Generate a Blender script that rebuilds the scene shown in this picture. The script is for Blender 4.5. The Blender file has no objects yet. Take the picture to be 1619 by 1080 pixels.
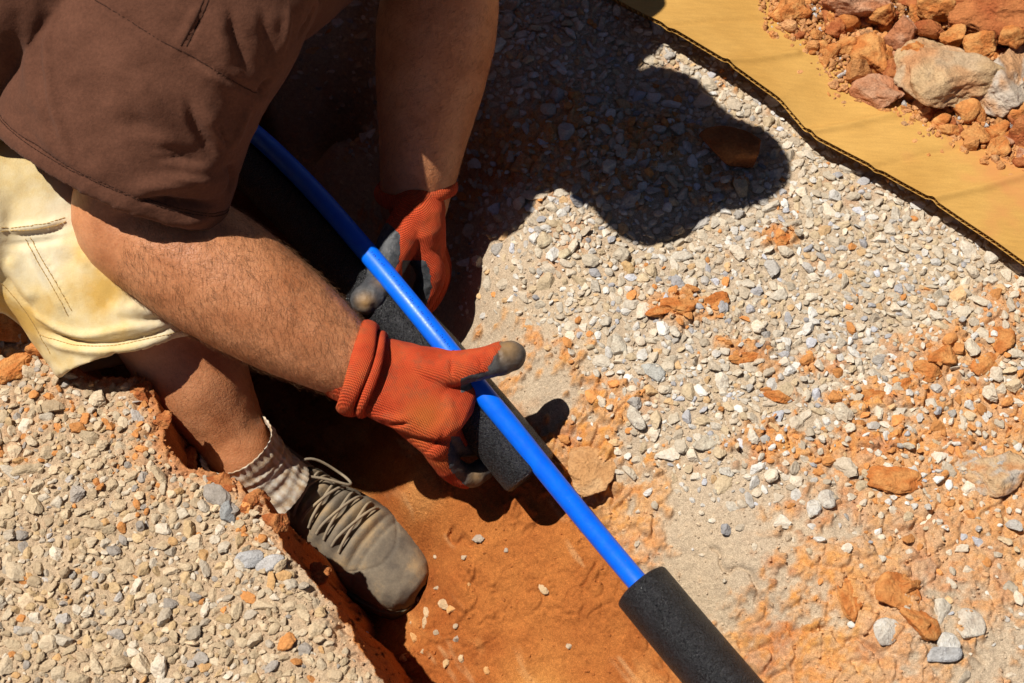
import bpy, bmesh, math, random
import numpy as np
from mathutils import Vector, Matrix
from mathutils.bvhtree import BVHTree
R = math.radians
random.seed(7)
rng = np.random.default_rng(11)
scene = bpy.context.scene
COL = scene.collection

# ------------------------------------------------------------------ camera, world, sun, exposure
H = 1.25; PITCH = 60.0; FOC = 50.0
FPX = FOC / 36.0 * 1619.0
cd = bpy.data.cameras.new('camera'); cam = bpy.data.objects.new('camera', cd); COL.objects.link(cam)
cam.location = (0, 0, H); cam.rotation_euler = (R(90 - PITCH), 0, 0)
cd.lens = FOC; cd.sensor_width = 36; cd.clip_start = 0.05; cd.clip_end = 500
cd.dof.use_dof = True; cd.dof.focus_distance = 1.42; cd.dof.aperture_fstop = 9.0
scene.camera = cam
SUN_EL = 65.5
SH = Vector((0.98, -0.20, 0)).normalized()          # horizontal direction shadows fall
LD = Vector((SH.x * math.cos(R(SUN_EL)), SH.y * math.cos(R(SUN_EL)), -math.sin(R(SUN_EL))))
w = bpy.data.worlds.new('World'); scene.world = w; w.use_nodes = True
nt = w.node_tree; bg = nt.nodes['Background']
sky = nt.nodes.new('ShaderNodeTexSky'); sky.sky_type = 'NISHITA'; sky.sun_disc = False
sky.air_density = 0.30; sky.dust_density = 0.2; sky.ozone_density = 0.6; sky.sun_elevation = R(SUN_EL); sky.sun_rotation = math.atan2(-SH.x, -SH.y)
nt.links.new(sky.outputs[0], bg.inputs[0]); bg.inputs[1].default_value = 0.05
sl = bpy.data.lights.new('sun', 'SUN'); sl.energy = 4.9; sl.angle = R(0.53); sl.color = (1.0, 0.955, 0.88)
so = bpy.data.objects.new('sun', sl); COL.objects.link(so)
so.rotation_euler = LD.to_track_quat('-Z', 'Y').to_euler(); so.location = (-3, 2, 5)
scene.view_settings.view_transform = 'Standard'; scene.view_settings.look = 'None'
scene.view_settings.exposure = 0.30; scene.view_settings.gamma = 1.0
scene.render.engine = 'CYCLES'

# ------------------------------------------------------------------ helpers
SP, CP = math.sin(R(PITCH)), math.cos(R(PITCH))
def D(px, py, d):
    u = (px - 809.5) / FPX; v = (540 - py) / FPX
    return np.array([u * d, d * (CP + v * SP), H + d * (-SP + v * CP)])
def Z(px, py, z):
    v = (540 - py) / FPX
    return D(px, py, (H - z) / (SP - v * CP))
def topx(P):
    P = np.atleast_2d(P); y = P[:, 1]; z = P[:, 2] - H
    d = y * CP - z * SP; v = y * SP + z * CP
    return np.stack([809.5 + FPX * P[:, 0] / d, 540 - FPX * v / d], 1)

def hash3(ix, iy, iz, seed):
    n = (ix.astype(np.int64) * 73856093) ^ (iy.astype(np.int64) * 19349663) ^ (iz.astype(np.int64) * 83492791) ^ (seed * 2654435761)
    n = (n ^ (n >> 13)) * 1274126177 & 0xffffffff
    n = (n ^ (n >> 16)) * 2246822519 & 0xffffffff
    return ((n ^ (n >> 15)) & 0xffffff) / float(0xffffff)
def vnoise(P, scale, seed=0):
    """value noise 2D/3D in [-1,1]"""
    Q = np.asarray(P, float) / scale
    i = np.floor(Q).astype(np.int64); f = Q - i; f = f * f * f * (f * (f * 6 - 15) + 10)
    if Q.shape[1] == 2:
        z0 = np.zeros(len(Q), np.int64); out = 0
        for dx in (0, 1):
            for dy in (0, 1):
                wgt = (f[:, 0] if dx else 1 - f[:, 0]) * (f[:, 1] if dy else 1 - f[:, 1])
                out = out + wgt * hash3(i[:, 0] + dx, i[:, 1] + dy, z0, seed)
        return out * 2 - 1
    out = 0
    for dx in (0, 1):
        for dy in (0, 1):
            for dz in (0, 1):
                wgt = (f[:, 0] if dx else 1 - f[:, 0]) * (f[:, 1] if dy else 1 - f[:, 1]) * (f[:, 2] if dz else 1 - f[:, 2])
                out = out + wgt * hash3(i[:, 0] + dx, i[:, 1] + dy, i[:, 2] + dz, seed)
    return out * 2 - 1
def fbm(P, scale, octs=4, seed=0, gain=0.5):
    a, s, o, n = 1.0, scale, 0, 0
    for k in range(octs):
        o = o + a * vnoise(P, s, seed + k * 17); n += a; a *= gain; s *= 0.5
    return o / n
def worley(P, scale, seed=0):
    """2D F1, F2 distance and cell id value"""
    Q = P / scale; i = np.floor(Q).astype(np.int64); z0 = np.zeros(len(Q), np.int64)
    f1 = np.full(len(Q), 9.0); f2 = np.full(len(Q), 9.0); cid = np.zeros(len(Q))
    for dx in (-1, 0, 1):
        for dy in (-1, 0, 1):
            cx, cy = i[:, 0] + dx, i[:, 1] + dy
            px = cx + hash3(cx, cy, z0, seed); py = cy + hash3(cx, cy, z0, seed + 5)
            dd = np.hypot(Q[:, 0] - px, Q[:, 1] - py)
            m = dd < f1
            f2 = np.where(m, f1, np.minimum(f2, dd)); cid = np.where(m, hash3(cx, cy, z0, seed + 9), cid); f1 = np.where(m, dd, f1)
    return f1, f2, cid
def sstep(a, b, x):
    t = np.clip((x - a) / (b - a), 0, 1); return t * t * (3 - 2 * t)
def polydist(P, poly):
    """distance (and signed side) from points (n,k) to polyline"""
    P = np.asarray(P, float); poly = np.asarray(poly, float)
    best = np.full(len(P), 1e9); side = np.zeros(len(P)); par = np.zeros(len(P)); L = 0
    for a, b in zip(poly[:-1], poly[1:]):
        ab = b - a; l = np.linalg.norm(ab); t = np.clip((P - a) @ ab / (l * l), 0, 1)
        q = a + t[:, None] * ab; d = np.linalg.norm(P - q, axis=1); m = d < best - 1e-9
        if P.shape[1] == 2:
            s = np.sign(ab[0] * (P[:, 1] - a[1]) - ab[1] * (P[:, 0] - a[0]))
            side = np.where(m, s, side)
        par = np.where(m, L + t * l, par); best = np.where(m, d, best); L += l
    return best, side, par

def mesh_np(name, V, F, mat=None, parent=None, smooth=True, cols=None):
    me = bpy.data.meshes.new(name)
    V = np.asarray(V, np.float32); F = np.asarray(F, np.int32)
    me.vertices.add(len(V)); me.vertices.foreach_set('co', V.ravel())
    k = F.shape[1]; me.loops.add(F.size); me.loops.foreach_set('vertex_index', F.ravel())
    me.polygons.add(len(F)); me.polygons.foreach_set('loop_start', np.arange(0, F.size, k, dtype=np.int32))
    me.polygons.foreach_set('loop_total', np.full(len(F), k, np.int32))
    me.polygons.foreach_set('use_smooth', np.full(len(F), smooth, bool))
    me.update(calc_edges=True)
    if cols is not None: setcol(me, cols)
    if mat: me.materials.append(mat)
    return link(name, me, parent)
def setcol(me, cols, name='Col'):
    a = me.attributes.new(name, 'FLOAT_COLOR', 'POINT')
    c = np.ones((len(me.vertices), 4), np.float32); c[:, :3] = cols; a.data.foreach_set('color', c.ravel())
def setval(me, vals, name):
    a = me.attributes.new(name, 'FLOAT', 'POINT'); a.data.foreach_set('value', np.asarray(vals, np.float32))
def link(name, me, parent=None):
    o = bpy.data.objects.new(name, me); COL.objects.link(o)
    if parent is not None: o.parent = parent
    return o
def empty(name, loc=(0, 0, 0)):
    o = bpy.data.objects.new(name, None); COL.objects.link(o); o.location = loc; o.empty_display_size = 0.05; return o
def tag(o, label=None, cat=None, group=None, kind=None):
    if label: o['label'] = label
    if cat: o['category'] = cat
    if group: o['group'] = group
    if kind: o['kind'] = kind
    return o
def coords(me):
    a = np.empty(len(me.vertices) * 3, np.float32); me.vertices.foreach_get('co', a); return a.reshape(-1, 3).astype(float)
def normals(me):
    a = np.empty(len(me.vertices) * 3, np.float32); me.vertex_normals.foreach_get('vector', a); return a.reshape(-1, 3).astype(float)
def setco(me, V):
    me.vertices.foreach_set('co', np.asarray(V, np.float32).ravel()); me.update()

def catmull(P, n):
    P = np.asarray(P, float)
    Q = np.vstack([2 * P[0] - P[1], P, 2 * P[-1] - P[-2]]); out = []
    for i in range(1, len(Q) - 2):
        p0, p1, p2, p3 = Q[i - 1:i + 3]
        for t in np.linspace(0, 1, n, endpoint=False):
            out.append(0.5 * ((2 * p1) + (-p0 + p2) * t + (2 * p0 - 5 * p1 + 4 * p2 - p3) * t * t + (-p0 + 3 * p1 - 3 * p2 + p3) * t ** 3))
    out.append(Q[-2]); return np.array(out)
class Acc:
    def __init__(s): s.V = []; s.F = []; s.n = 0
    def add(s, V, F):
        s.V.append(np.asarray(V, float)); s.F += [tuple(int(i) + s.n for i in f) for f in F]; s.n += len(V)
    def mesh(s, name='tmp'):
        me = bpy.data.meshes.new(name); me.from_pydata(np.vstack(s.V).tolist(), [], s.F); me.update(); return me
def tube(acc, pts, rad, hint=(0, 0, 1), n=20, sub=6, caps='round', shape=None):
    """tapered tube; pts (k,3); rad list of r or (a along hint, b sideways)"""
    pts = np.asarray(pts, float)
    rad = np.array([(r, r) if np.isscalar(r) else r for r in rad], float)
    C = catmull(np.hstack([pts, rad]), sub); P = C[:, :3]; A = C[:, 3:]
    if caps == 'round':
        t0 = (P[0] - P[1]); t0 /= np.linalg.norm(t0); t1 = (P[-1] - P[-2]); t1 /= np.linalg.norm(t1)
        pre, post = [], []
        for q in (85, 60, 35, 15):
            s, c = math.sin(R(q)), math.cos(R(q)); m = A[0].mean()
            pre.append((P[0] + t0 * m * s, A[0] * c))
        for q in (15, 35, 60, 85):
            s, c = math.sin(R(q)), math.cos(R(q)); m = A[-1].mean()
            post.append((P[-1] + t1 * m * s, A[-1] * c))
        P = np.vstack([[p for p, _ in pre], P, [p for p, _ in post]]); A = np.vstack([[a for _, a in pre], A, [a for _, a in post]])
    T = np.gradient(P, axis=0); T /= np.linalg.norm(T, axis=1)[:, None] + 1e-12
    h = np.asarray(hint, float); V = []
    for i in range(len(P)):
        n1 = h - T[i] * (h @ T[i])
        if np.linalg.norm(n1) < 1e-3: n1 = np.cross(T[i], (1, 0, 0.3))
        n1 /= np.linalg.norm(n1); n2 = np.cross(T[i], n1); h = n1 if shape is None else h
        a = np.linspace(0, 2 * np.pi, n, endpoint=False)
        V.append(P[i] + np.cos(a)[:, None] * n1 * A[i, 0] + np.sin(a)[:, None] * n2 * A[i, 1])
    F = []
    for i in range(len(P) - 1):
        for j in range(n):
            F.append((i * n + j, i * n + (j + 1) % n, (i + 1) * n + (j + 1) % n, (i + 1) * n + j))
    if caps:
        F.append(tuple(range(n))[::-1]); F.append(tuple((len(P) - 1) * n + j for j in range(n)))
    acc.add(np.vstack(V), F)
def remesh(me, voxel, smooth=4, fac=0.5):
    o = bpy.data.objects.new('tmp', me); COL.objects.link(o)
    m = o.modifiers.new('r', 'REMESH'); m.mode = 'VOXEL'; m.voxel_size = voxel; m.use_smooth_shade = True
    if smooth:
        s = o.modifiers.new('s', 'SMOOTH'); s.factor = fac; s.iterations = smooth
    dg = bpy.context.evaluated_depsgraph_get()
    out = bpy.data.meshes.new_from_object(o.evaluated_get(dg))
    bpy.data.objects.remove(o); bpy.data.meshes.remove(me)
    out.materials.clear()
    return out
def bvh_of(me): return BVHTree.FromPolygons([tuple(v) for v in coords(me)], [tuple(p.vertices) for p in me.polygons])
def ray_px(bvh, px, py):
    o = Vector((0, 0, H)); d = Vector(D(px, py, 1.0)) - o; d.normalize()
    hit = bvh.ray_cast(o, d); return None if hit[0] is None else np.array(hit[0])

# ------------------------------------------------------------------ materials
def mat(name, base=(0.5, 0.5, 0.5), rough=0.7, spec=0.3):
    m = bpy.data.materials.new(name); m.use_nodes = True; n = m.node_tree.nodes; b = n['Principled BSDF']
    b.inputs['Base Color'].default_value = (*base, 1); b.inputs['Roughness'].default_value = rough
    b.inputs['Specular IOR Level'].default_value = spec
    return m, m.node_tree, b
def node(t, kind, **kw):
    n = t.nodes.new(kind)
    for k, v in kw.items():
        if k.startswith('i_'): n.inputs[k[2:].replace('_', ' ')].default_value = v
        else: setattr(n, k, v)
    return n
def noise_n(t, scale, detail=4, rough=0.55, vec=None):
    n = node(t, 'ShaderNodeTexNoise'); n.inputs['Scale'].default_value = scale; n.inputs['Detail'].default_value = detail; n.inputs['Roughness'].default_value = rough
    if vec is None:
        tc = t.nodes.get('TC') or t.nodes.new('ShaderNodeTexCoord'); tc.name = 'TC'; vec = tc.outputs['Object']
    t.links.new(vec, n.inputs['Vector']); return n
def ramp(t, fac, stops):
    r = node(t, 'ShaderNodeValToRGB'); e = r.color_ramp.elements
    while len(e) < len(stops): e.new(0.5)
    for k, (p, c) in enumerate(stops):
        e[k].position = p; e[k].color = (*c, 1) if len(c) == 3 else c
    t.links.new(fac, r.inputs[0]); return r
def mixc(t, fac, a, b, mode='MIX'):
    m = node(t, 'ShaderNodeMix', data_type='RGBA', blend_type=mode)
    for s, v in ((m.inputs[0], fac), (m.inputs[6], a), (m.inputs[7], b)):
        if isinstance(v, (int, float)): s.default_value = v
        elif isinstance(v, tuple): s.default_value = (*v, 1)
        else: t.links.new(v, s)
    return m.outputs[2]
def bump(t, b, height, strength=0.5, dist=0.002, prev=None):
    n = node(t, 'ShaderNodeBump'); n.inputs['Strength'].default_value = strength; n.inputs['Distance'].default_value = dist
    t.links.new(height, n.inputs['Height'])
    if prev is not None: t.links.new(prev, n.inputs['Normal'])
    t.links.new(n.outputs[0], b.inputs['Normal']); return n.outputs[0]
def attr(t, name): return node(t, 'ShaderNodeAttribute', attribute_name=name)
def math_n(t, op, a, b=None):
    m = node(t, 'ShaderNodeMath', operation=op)
    for s, v in zip(m.inputs, (a, b)):
        if v is None: continue
        if isinstance(v, (int, float)): s.default_value = v
        else: t.links.new(v, s)
    return m.outputs[0]

def m_soil():
    m, t, b = mat('soil', rough=0.92, spec=0.12)
    c = attr(t, 'Col').outputs['Color']
    n1 = noise_n(t, 900, 3, 0.7); n2 = noise_n(t, 260, 5, 0.65); n3 = noise_n(t, 40, 4, 0.6)
    c1 = mixc(t, 0.75, c, ramp(t, n1.outputs[0], [(0.3, (0.30, 0.28, 0.27)), (0.5, (0.5, 0.5, 0.5)), (0.72, (0.86, 0.86, 0.88))]).outputs[0], 'OVERLAY')
    c2 = mixc(t, 0.5, c1, ramp(t, n2.outputs[0], [(0.3, (0.33, 0.32, 0.32)), (0.7, (0.66, 0.66, 0.66))]).outputs[0], 'OVERLAY')
    t.links.new(c2, b.inputs['Base Color'])
    p = bump(t, b, n2.outputs[0], 0.7, 0.0025); bump(t, b, n1.outputs[0], 0.6, 0.0010, p)
    return m
def m_stone(name='gravel_stone', sc=1.0):
    m, t, b = mat(name, rough=0.85, spec=0.2)
    c = attr(t, 'Col').outputs['Color']
    n1 = noise_n(t, 520 * sc, 4, 0.65); n2 = noise_n(t, 130 * sc, 4, 0.6)
    c1 = mixc(t, 0.45, c, ramp(t, n1.outputs[0], [(0.3, (0.32, 0.31, 0.30)), (0.7, (0.68, 0.68, 0.69))]).outputs[0], 'OVERLAY')
    c2 = mixc(t, 0.45, c1, ramp(t, n2.outputs[0], [(0.3, (0.36, 0.34, 0.31)), (0.7, (0.62, 0.62, 0.64))]).outputs[0], 'OVERLAY')
    t.links.new(c2, b.inputs['Base Color']); p = bump(t, b, n2.outputs[0], 0.5, 0.003); bump(t, b, n1.outputs[0], 0.5, 0.001, p)
    return m
M_soil = m_soil(); M_stone = m_stone(); M_clod = m_stone('clay_clod', 0.8)
def m_clodrough():
    m, t, b = mat('crumbly_clay', rough=0.95, spec=0.1)
    c = attr(t, 'Col').outputs['Color']
    n1 = noise_n(t, 420, 5, 0.7); n2 = noise_n(t, 60, 5, 0.65)
    c1 = mixc(t, 0.6, c, ramp(t, n1.outputs[0], [(0.3, (0.3, 0.28, 0.27)), (0.72, (0.72, 0.72, 0.72))]).outputs[0], 'OVERLAY')
    c2 = mixc(t, 0.55, c1, ramp(t, n2.outputs[0], [(0.3, (0.34, 0.3, 0.26)), (0.7, (0.66, 0.66, 0.66))]).outputs[0], 'OVERLAY')
    t.links.new(c2, b.inputs['Base Color']); p = bump(t, b, n2.outputs[0], 0.8, 0.008); bump(t, b, n1.outputs[0], 0.9, 0.002, p)
    return m
M_clay = m_clodrough()

# ------------------------------------------------------------------ terrain
CTRL = [(1619,1080,0),(1619,600,.01),(1619,0,.015),(1300,400,.01),(1000,100,.01),(1000,400,.0),(800,200,-.0),(765,420,-.03),
 (700,150,-.01),(600,100,-.015),(480,50,-.01),(880,600,-.025),(1000,700,-.02),(1200,900,-.012),(1100,800,-.02),(1400,1080,0),
 (880,720,-.065),(960,820,-.075),(1030,950,-.08),(1100,1020,-.08),(1180,1080,-.08),(1250,1010,-.03),(1000,860,-.06),
 (640,780,-.13),(700,900,-.155),(800,1000,-.15),(900,1080,-.14),(620,950,-.238),(665,925,-.236),(600,860,-.245),(700,1080,-.2),(450,700,-.30),(500,800,-.27),
 (400,550,-.36),(550,600,-.27),(600,500,-.26),(700,500,-.12),(700,650,-.12),(780,780,-.1),(560,350,-.30),(450,250,-.20),(520,150,-.03),(420,130,-.06),
 (350,100,-.36),(200,0,-.36),(300,400,-.38),(800,1200,-.17),(950,1200,-.13),(1250,1200,-.07),(1400,1200,-.02),(600,1100,-.22),
 (100,-100,-.34),(380,-60,-.02),(1619,300,.01),(1250,700,.0),(1450,850,.005),(560,20,-.012)]
cw = np.array([Z(*c) for c in CTRL])
EDGE_PX = [(-500,-150),(-200,250),(-60,420),(20,500),(90,560),(150,590),(210,595),(238,620),(256,668),(262,705),(300,735),(345,752),(380,775),(420,800),(446,818),(452,850),(480,885),(503,935),(545,985),(580,1030),(612,1075),(680,1180),(900,1520)]
edge = np.array([Z(x, y, 0.0)[:2] for x, y in EDGE_PX])
TD = (Z(1000, 920, 0) - Z(585, 400, 0))[:2]; TD /= np.linalg.norm(TD); TN = np.array([-TD[1], TD[0]])   # along, across (to far side)
O0 = Z(760, 625, 0)[:2]
edge = np.vstack([edge[0] - TD * 6, edge, edge[-1] + TD * 6])
def tps(r): return np.where(r > 1e-9, r * r * np.log(r + 1e-12), 0)
n = len(cw); K = tps(np.linalg.norm(cw[:, None, :2] - cw[None, :, :2], axis=2)) + np.eye(n) * 0.0008
Pm = np.hstack([np.ones((n, 1)), cw[:, :2]]); A = np.block([[K, Pm], [Pm.T, np.zeros((3, 3))]])
sol = np.linalg.solve(A, np.concatenate([cw[:, 2], np.zeros(3)]))
def far_surface(xy):
    r = xy - O0; s = np.clip(r @ TD, -0.62, 0.5); q = np.clip(r @ TN, -0.36, 0.55)
    xy = O0 + s[:, None] * TD + q[:, None] * TN
    out = np.full(len(xy), sol[n]) + xy @ sol[n + 1:]
    for k in range(n): out += sol[k] * tps(np.linalg.norm(xy - cw[k, :2], axis=1))
    return np.clip(out, -0.42, 0.03)
ORANGE = [(1560,690,90,60,1),(1420,770,110,70,.9),(1540,860,120,60,1),(1390,930,80,60,.8),(1240,700,50,30,.6),(1300,1050,120,50,.9),(1180,1040,90,60,.7),
 (1080,490,45,18,1),(1230,380,22,18,1),(1480,560,60,30,.9),(1580,520,40,40,.8),(1180,560,35,15,.8),(960,640,60,40,.5),(900,700,60,50,.9),(940,780,60,60,.8),
 (860,560,60,60,.35),(1000,780,60,80,.45),(1100,1060,120,40,.7),(1250,580,60,20,.5),(1130,300,40,20,.6),(820,230,120,50,.85),(1010,230,80,40,.6),(950,300,80,25,.6),
 (60,640,120,50,.55),(20,740,60,50,.5),(230,640,40,60,.7),(330,760,70,30,1),(430,820,50,40,1),(270,700,40,60,1),(560,1010,60,50,.5),(100,560,90,40,.8),
 (1520,640,70,30,.7),(1350,640,60,25,.6),(1230,1000,60,60,.6),(1600,240,80,80,.9),(1500,60,200,120,.9)]
def ground_fields(xy):
    """height, colour, gravel density, stone size for world xy"""
    base = far_surface(xy)
    ed, es, _ = polydist(xy, edge)
    wob = 0.010 * fbm(xy, 0.05, 3, 3) + 0.004 * fbm(xy, 0.012, 2, 8)
    d = ed * es + wob                                    # >0 far side (into the trench)
    near = 0.006 * fbm(xy, 0.18, 2, 21) + 0.0
    p = topx(np.column_stack([xy, np.zeros(len(xy))]))
    lip = 0.5 + 0.5 * vnoise(xy, 0.03, 77)
    nh = near - 0.012 * sstep(-0.03, 0.0, d) * lip
    wall = nh - np.maximum(d, 0) * 4.5 - 0.02 * sstep(0, 0.01, d)
    wall += np.where(d > 0, 0.012 * fbm(xy, 0.03, 3, 31), 0)
    h = np.where(d < 0, nh, np.maximum(base, wall))
    is_wall = (d > 0) & (wall > base)
    near_m = d < 0
    # clay floor mask: left of line F
    Fp = np.array([Z(x, y, -0.08)[:2] for x, y in [(380,60),(470,210),(570,350),(668,480),(725,560),(800,660),(880,760),(945,830),(1000,900),(1050,960),(1130,1050),(1300,1250)]])
    Fp = np.vstack([Fp[0] - TD * 6, Fp, Fp[-1] + TD * 6])
    fd, fs, _ = polydist(xy, Fp); f = fd * fs + 0.018 * fbm(xy, 0.07, 3, 41)
    floor_m = (1 - sstep(-0.012, 0.012, f)) * (~near_m)
    far = (~near_m) * (1 - floor_m)
    # gravel zone: distance from F
    lowr = sstep(520, 980, p[:, 1] + 0.22 * (p[:, 0] - 1619))
    gd = sstep(0.0, 1.0, (f + 0.045 * fbm(xy, 0.1, 3, 55) - 0.015) / (0.10 + 0.34 * lowr))
    gd = gd * (1 - 0.45 * lowr)
    orange = np.zeros(len(xy))
    for (x, y, rx, ry, s) in ORANGE:
        c = Z(x, y, 0)[:2]; sx = rx / 1480.; sy = ry / 1480. / 0.86
        sx *= 1.15; sy *= 1.15; q = ((xy[:, 0] - c[0]) / sx) ** 2 + ((xy[:, 1] - c[1]) / sy) ** 2
        orange = np.maximum(orange, s * np.exp(-q * 0.7))
    orange = sstep(0.20, 0.56, orange + 0.30 * fbm(xy, 0.035, 3, 61) + 0.42 * fbm(xy, 0.009, 4, 65)) * (0.78 + 0.22 * vnoise(xy, 0.09, 63))
    orange = np.clip(orange, 0, 1) * np.where(near_m, 0.6, 1.0)
    # relief
    smooth_floor = floor_m
    rough = 0.0045 * fbm(xy, 0.06, 3, 71) + 0.0022 * fbm(xy, 0.02, 3, 81) + 0.0009 * fbm(xy, 0.005, 2, 91)
    f1, f2, cid = worley(xy + 0.006 * np.stack([vnoise(xy, 0.012, 1), vnoise(xy, 0.012, 2)], 1), 0.022, 5)
    g1, g2, gid = worley(xy + 0.003 * np.stack([vnoise(xy, 0.006, 3), vnoise(xy, 0.006, 4)], 1), 0.009, 15)
    clod = (0.0065 * (0.4 + cid) * sstep(0.0, 0.30, f2 - f1) + 0.0028 * (0.3 + gid) * sstep(0, 0.35, g2 - g1)) 
    clod_w = np.clip(orange * (1 - smooth_floor), 0, 1) * np.where(near_m, 0.7, 1.0)
    clod_w = np.maximum(clod_w, np.where(is_wall, 0.9, 0))
    clod_w = np.maximum(clod_w, sstep(-0.03, -0.005, d) * near_m * 0.8)
    h = h + rough * np.where(smooth_floor > .5, 0.9, 1.0) + clod * clod_w
    # scrapes on the floor along the trench
    sr = xy - O0; along = sr @ TD; across = sr @ TN
    scr = fbm(np.stack([along * 0.22, across], 1), 0.012, 3, 101)
    h = h + floor_m * (0.003 * scr + 0.0016 * np.abs(fbm(xy, 0.010, 3, 105)) + 0.0045 * sstep(.25, .6, fbm(xy, .022, 4, 107)) * (0.5 + fbm(xy, .005, 2, 108)) + clod * 0.5 * sstep(0.1, 0.5, fbm(xy, .07, 3, 109)))
    # small pit lips by the F line
    lipn = np.exp(-(f / 0.012) ** 2) * (0.006 * fbm(xy, 0.02, 3, 111)); h = h + np.where(~near_m, lipn, 0)
    # thin cracks in the crust
    for k, ck in enumerate([[(1120,640),(1150,690),(1190,740)],[(1130,870),(1180,905),(1210,960)],[(1290,1000),(1350,1025),(1380,1060)],[(1450,1030),(1540,1055)],[(880,690),(915,715),(960,745),(975,775)],[(1380,860),(1440,850),(1470,820)],[(700,770),(740,800)],[(905,760),(925,790),(965,800)]]):
        cp = np.array([Z(x, y, -0.02)[:2] for x, y in ck]); dd, _, _ = polydist(xy + 0.006 * np.stack([vnoise(xy, 0.012, 7 + k), vnoise(xy, 0.012, 19 + k)], 1), cp)
        h = h - 0.006 * np.exp(-(dd / 0.0022) ** 2)
    # colour
    col = np.zeros((len(xy), 3)); one = np.ones(len(xy))
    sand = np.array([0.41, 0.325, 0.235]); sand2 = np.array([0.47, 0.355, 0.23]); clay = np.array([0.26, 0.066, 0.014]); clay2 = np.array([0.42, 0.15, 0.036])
    orng = np.array([0.54, 0.205, 0.05]); yel = np.array([0.60, 0.29, 0.075]); redc = np.array([0.40, 0.12, 0.035])
    t1 = (0.5 + 0.5 * fbm(xy, 0.08, 3, 121))[:, None]; t2 = (0.5 + 0.5 * fbm(xy, 0.035, 4, 131))[:, None]
    col = sand * (1 - t1) + sand2 * t1
    dk = sstep(0.35, 0.7, fbm(xy, 0.045, 3, 141))[:, None]; col = col * (1 - 0.5 * dk) + np.array([0.44, 0.22, 0.10]) * 0.5 * dk
    oc = orng * (1 - t2) + yel * t2
    t3 = sstep(0.1, 0.6, fbm(xy, 0.025, 3, 151))[:, None]; oc = oc * (1 - 0.6 * t3) + redc * 0.6 * t3
    a = orange[:, None] * (0.66 + 0.34 * sstep(-.3, .4, fbm(xy, 0.006, 3, 67)))[:, None]; col = col * (1 - a) + oc * a
    cl = clay * (1 - t2) + clay2 * t2
    dust = (sstep(0.15, 0.6, fbm(np.stack([along * 0.5, across], 1), 0.04, 4, 161)) * 0.6)[:, None]
    cl = cl * (1 - dust) + np.array([0.52, 0.24, 0.075]) * dust
    streak = sstep(0.45, 0.75, scr)[:, None] * 0.35; cl = cl * (1 - streak) + np.array([0.58, 0.36, 0.17]) * streak
    dst = np.exp(-((p[:, 0] - 850) / 60) ** 2 - ((p[:, 1] - 1040) / 60) ** 2)[:, None] * 0.7; cl = cl * (1 - dst) + yel * dst
    deep_shade = (sstep(0.05, 0.22, -(sr @ TD) - 0.02))[:, None]; cl = cl * (1 - 0.62 * deep_shade)  # shade of the deep trench end painted into the clay colour
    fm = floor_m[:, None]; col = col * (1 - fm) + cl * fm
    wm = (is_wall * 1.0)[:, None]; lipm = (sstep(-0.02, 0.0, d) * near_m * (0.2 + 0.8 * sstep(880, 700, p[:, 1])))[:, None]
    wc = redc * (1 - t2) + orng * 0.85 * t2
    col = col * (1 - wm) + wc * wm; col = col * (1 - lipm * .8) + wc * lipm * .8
    nearc = np.array([0.40, 0.275, 0.165]); nm = (near_m * (1 - np.clip(orange + lipm[:, 0], 0, 1)))[:, None] * 0.8
    col = col * (1 - nm) + (nearc * (1 - t1) + sand2 * t1) * nm
    # gravel density
    dens = np.where(near_m, sstep(0.004, 0.02, -d) * (0.97 - 0.25 * orange), gd * (1 - 0.6 * orange) * (1 - floor_m))
    dens = np.where(is_wall, 0.02, dens)
    return h, col, dens, orange, floor_m, near_m, is_wall, f, p

STEP = 0.00125
def axis(lo, hi, flo, fhi):
    core = np.arange(lo, hi + 1e-9, STEP); s = STEP; a = []; x = hi
    while x < fhi: s *= 1.12; x += s; a.append(x)
    s = STEP; b = []; x = lo
    while x > flo: s *= 1.12; x -= s; b.append(x)
    return np.concatenate([b[::-1], core, a])
gx = axis(-0.60, 0.68, -25, 25); gy = axis(0.26, 1.24, -25, 40)
XX, YY = np.meshgrid(gx, gy); XY = np.stack([XX.ravel(), YY.ravel()], 1)
gh, gcol, gdens, gor, gfl, gnr, gwl, gf, gp = ground_fields(XY)
nx, ny = len(gx), len(gy)
idx = np.arange(nx * ny).reshape(ny, nx)
Fq = np.stack([idx[:-1, :-1].ravel(), idx[:-1, 1:].ravel(), idx[1:, 1:].ravel(), idx[1:, :-1].ravel()], 1)
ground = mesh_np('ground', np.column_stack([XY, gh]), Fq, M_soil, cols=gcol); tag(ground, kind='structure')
HG = gh.reshape(ny, nx); DG = gdens.reshape(ny, nx)
def sample(G, xy):
    i = np.clip(np.searchsorted(gx, xy[:, 0]) - 1, 0, nx - 2); j = np.clip(np.searchsorted(gy, xy[:, 1]) - 1, 0, ny - 2)
    return G[j, i]
def gz(x, y): return float(sample(HG, np.array([[x, y]]))[0])
def on_ground(px, py):
    z = 0.0
    for _ in range(12):
        P = Z(px, py, z); z = 0.6 * z + 0.4 * gz(P[0], P[1])
    return np.array([P[0], P[1], z])

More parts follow.
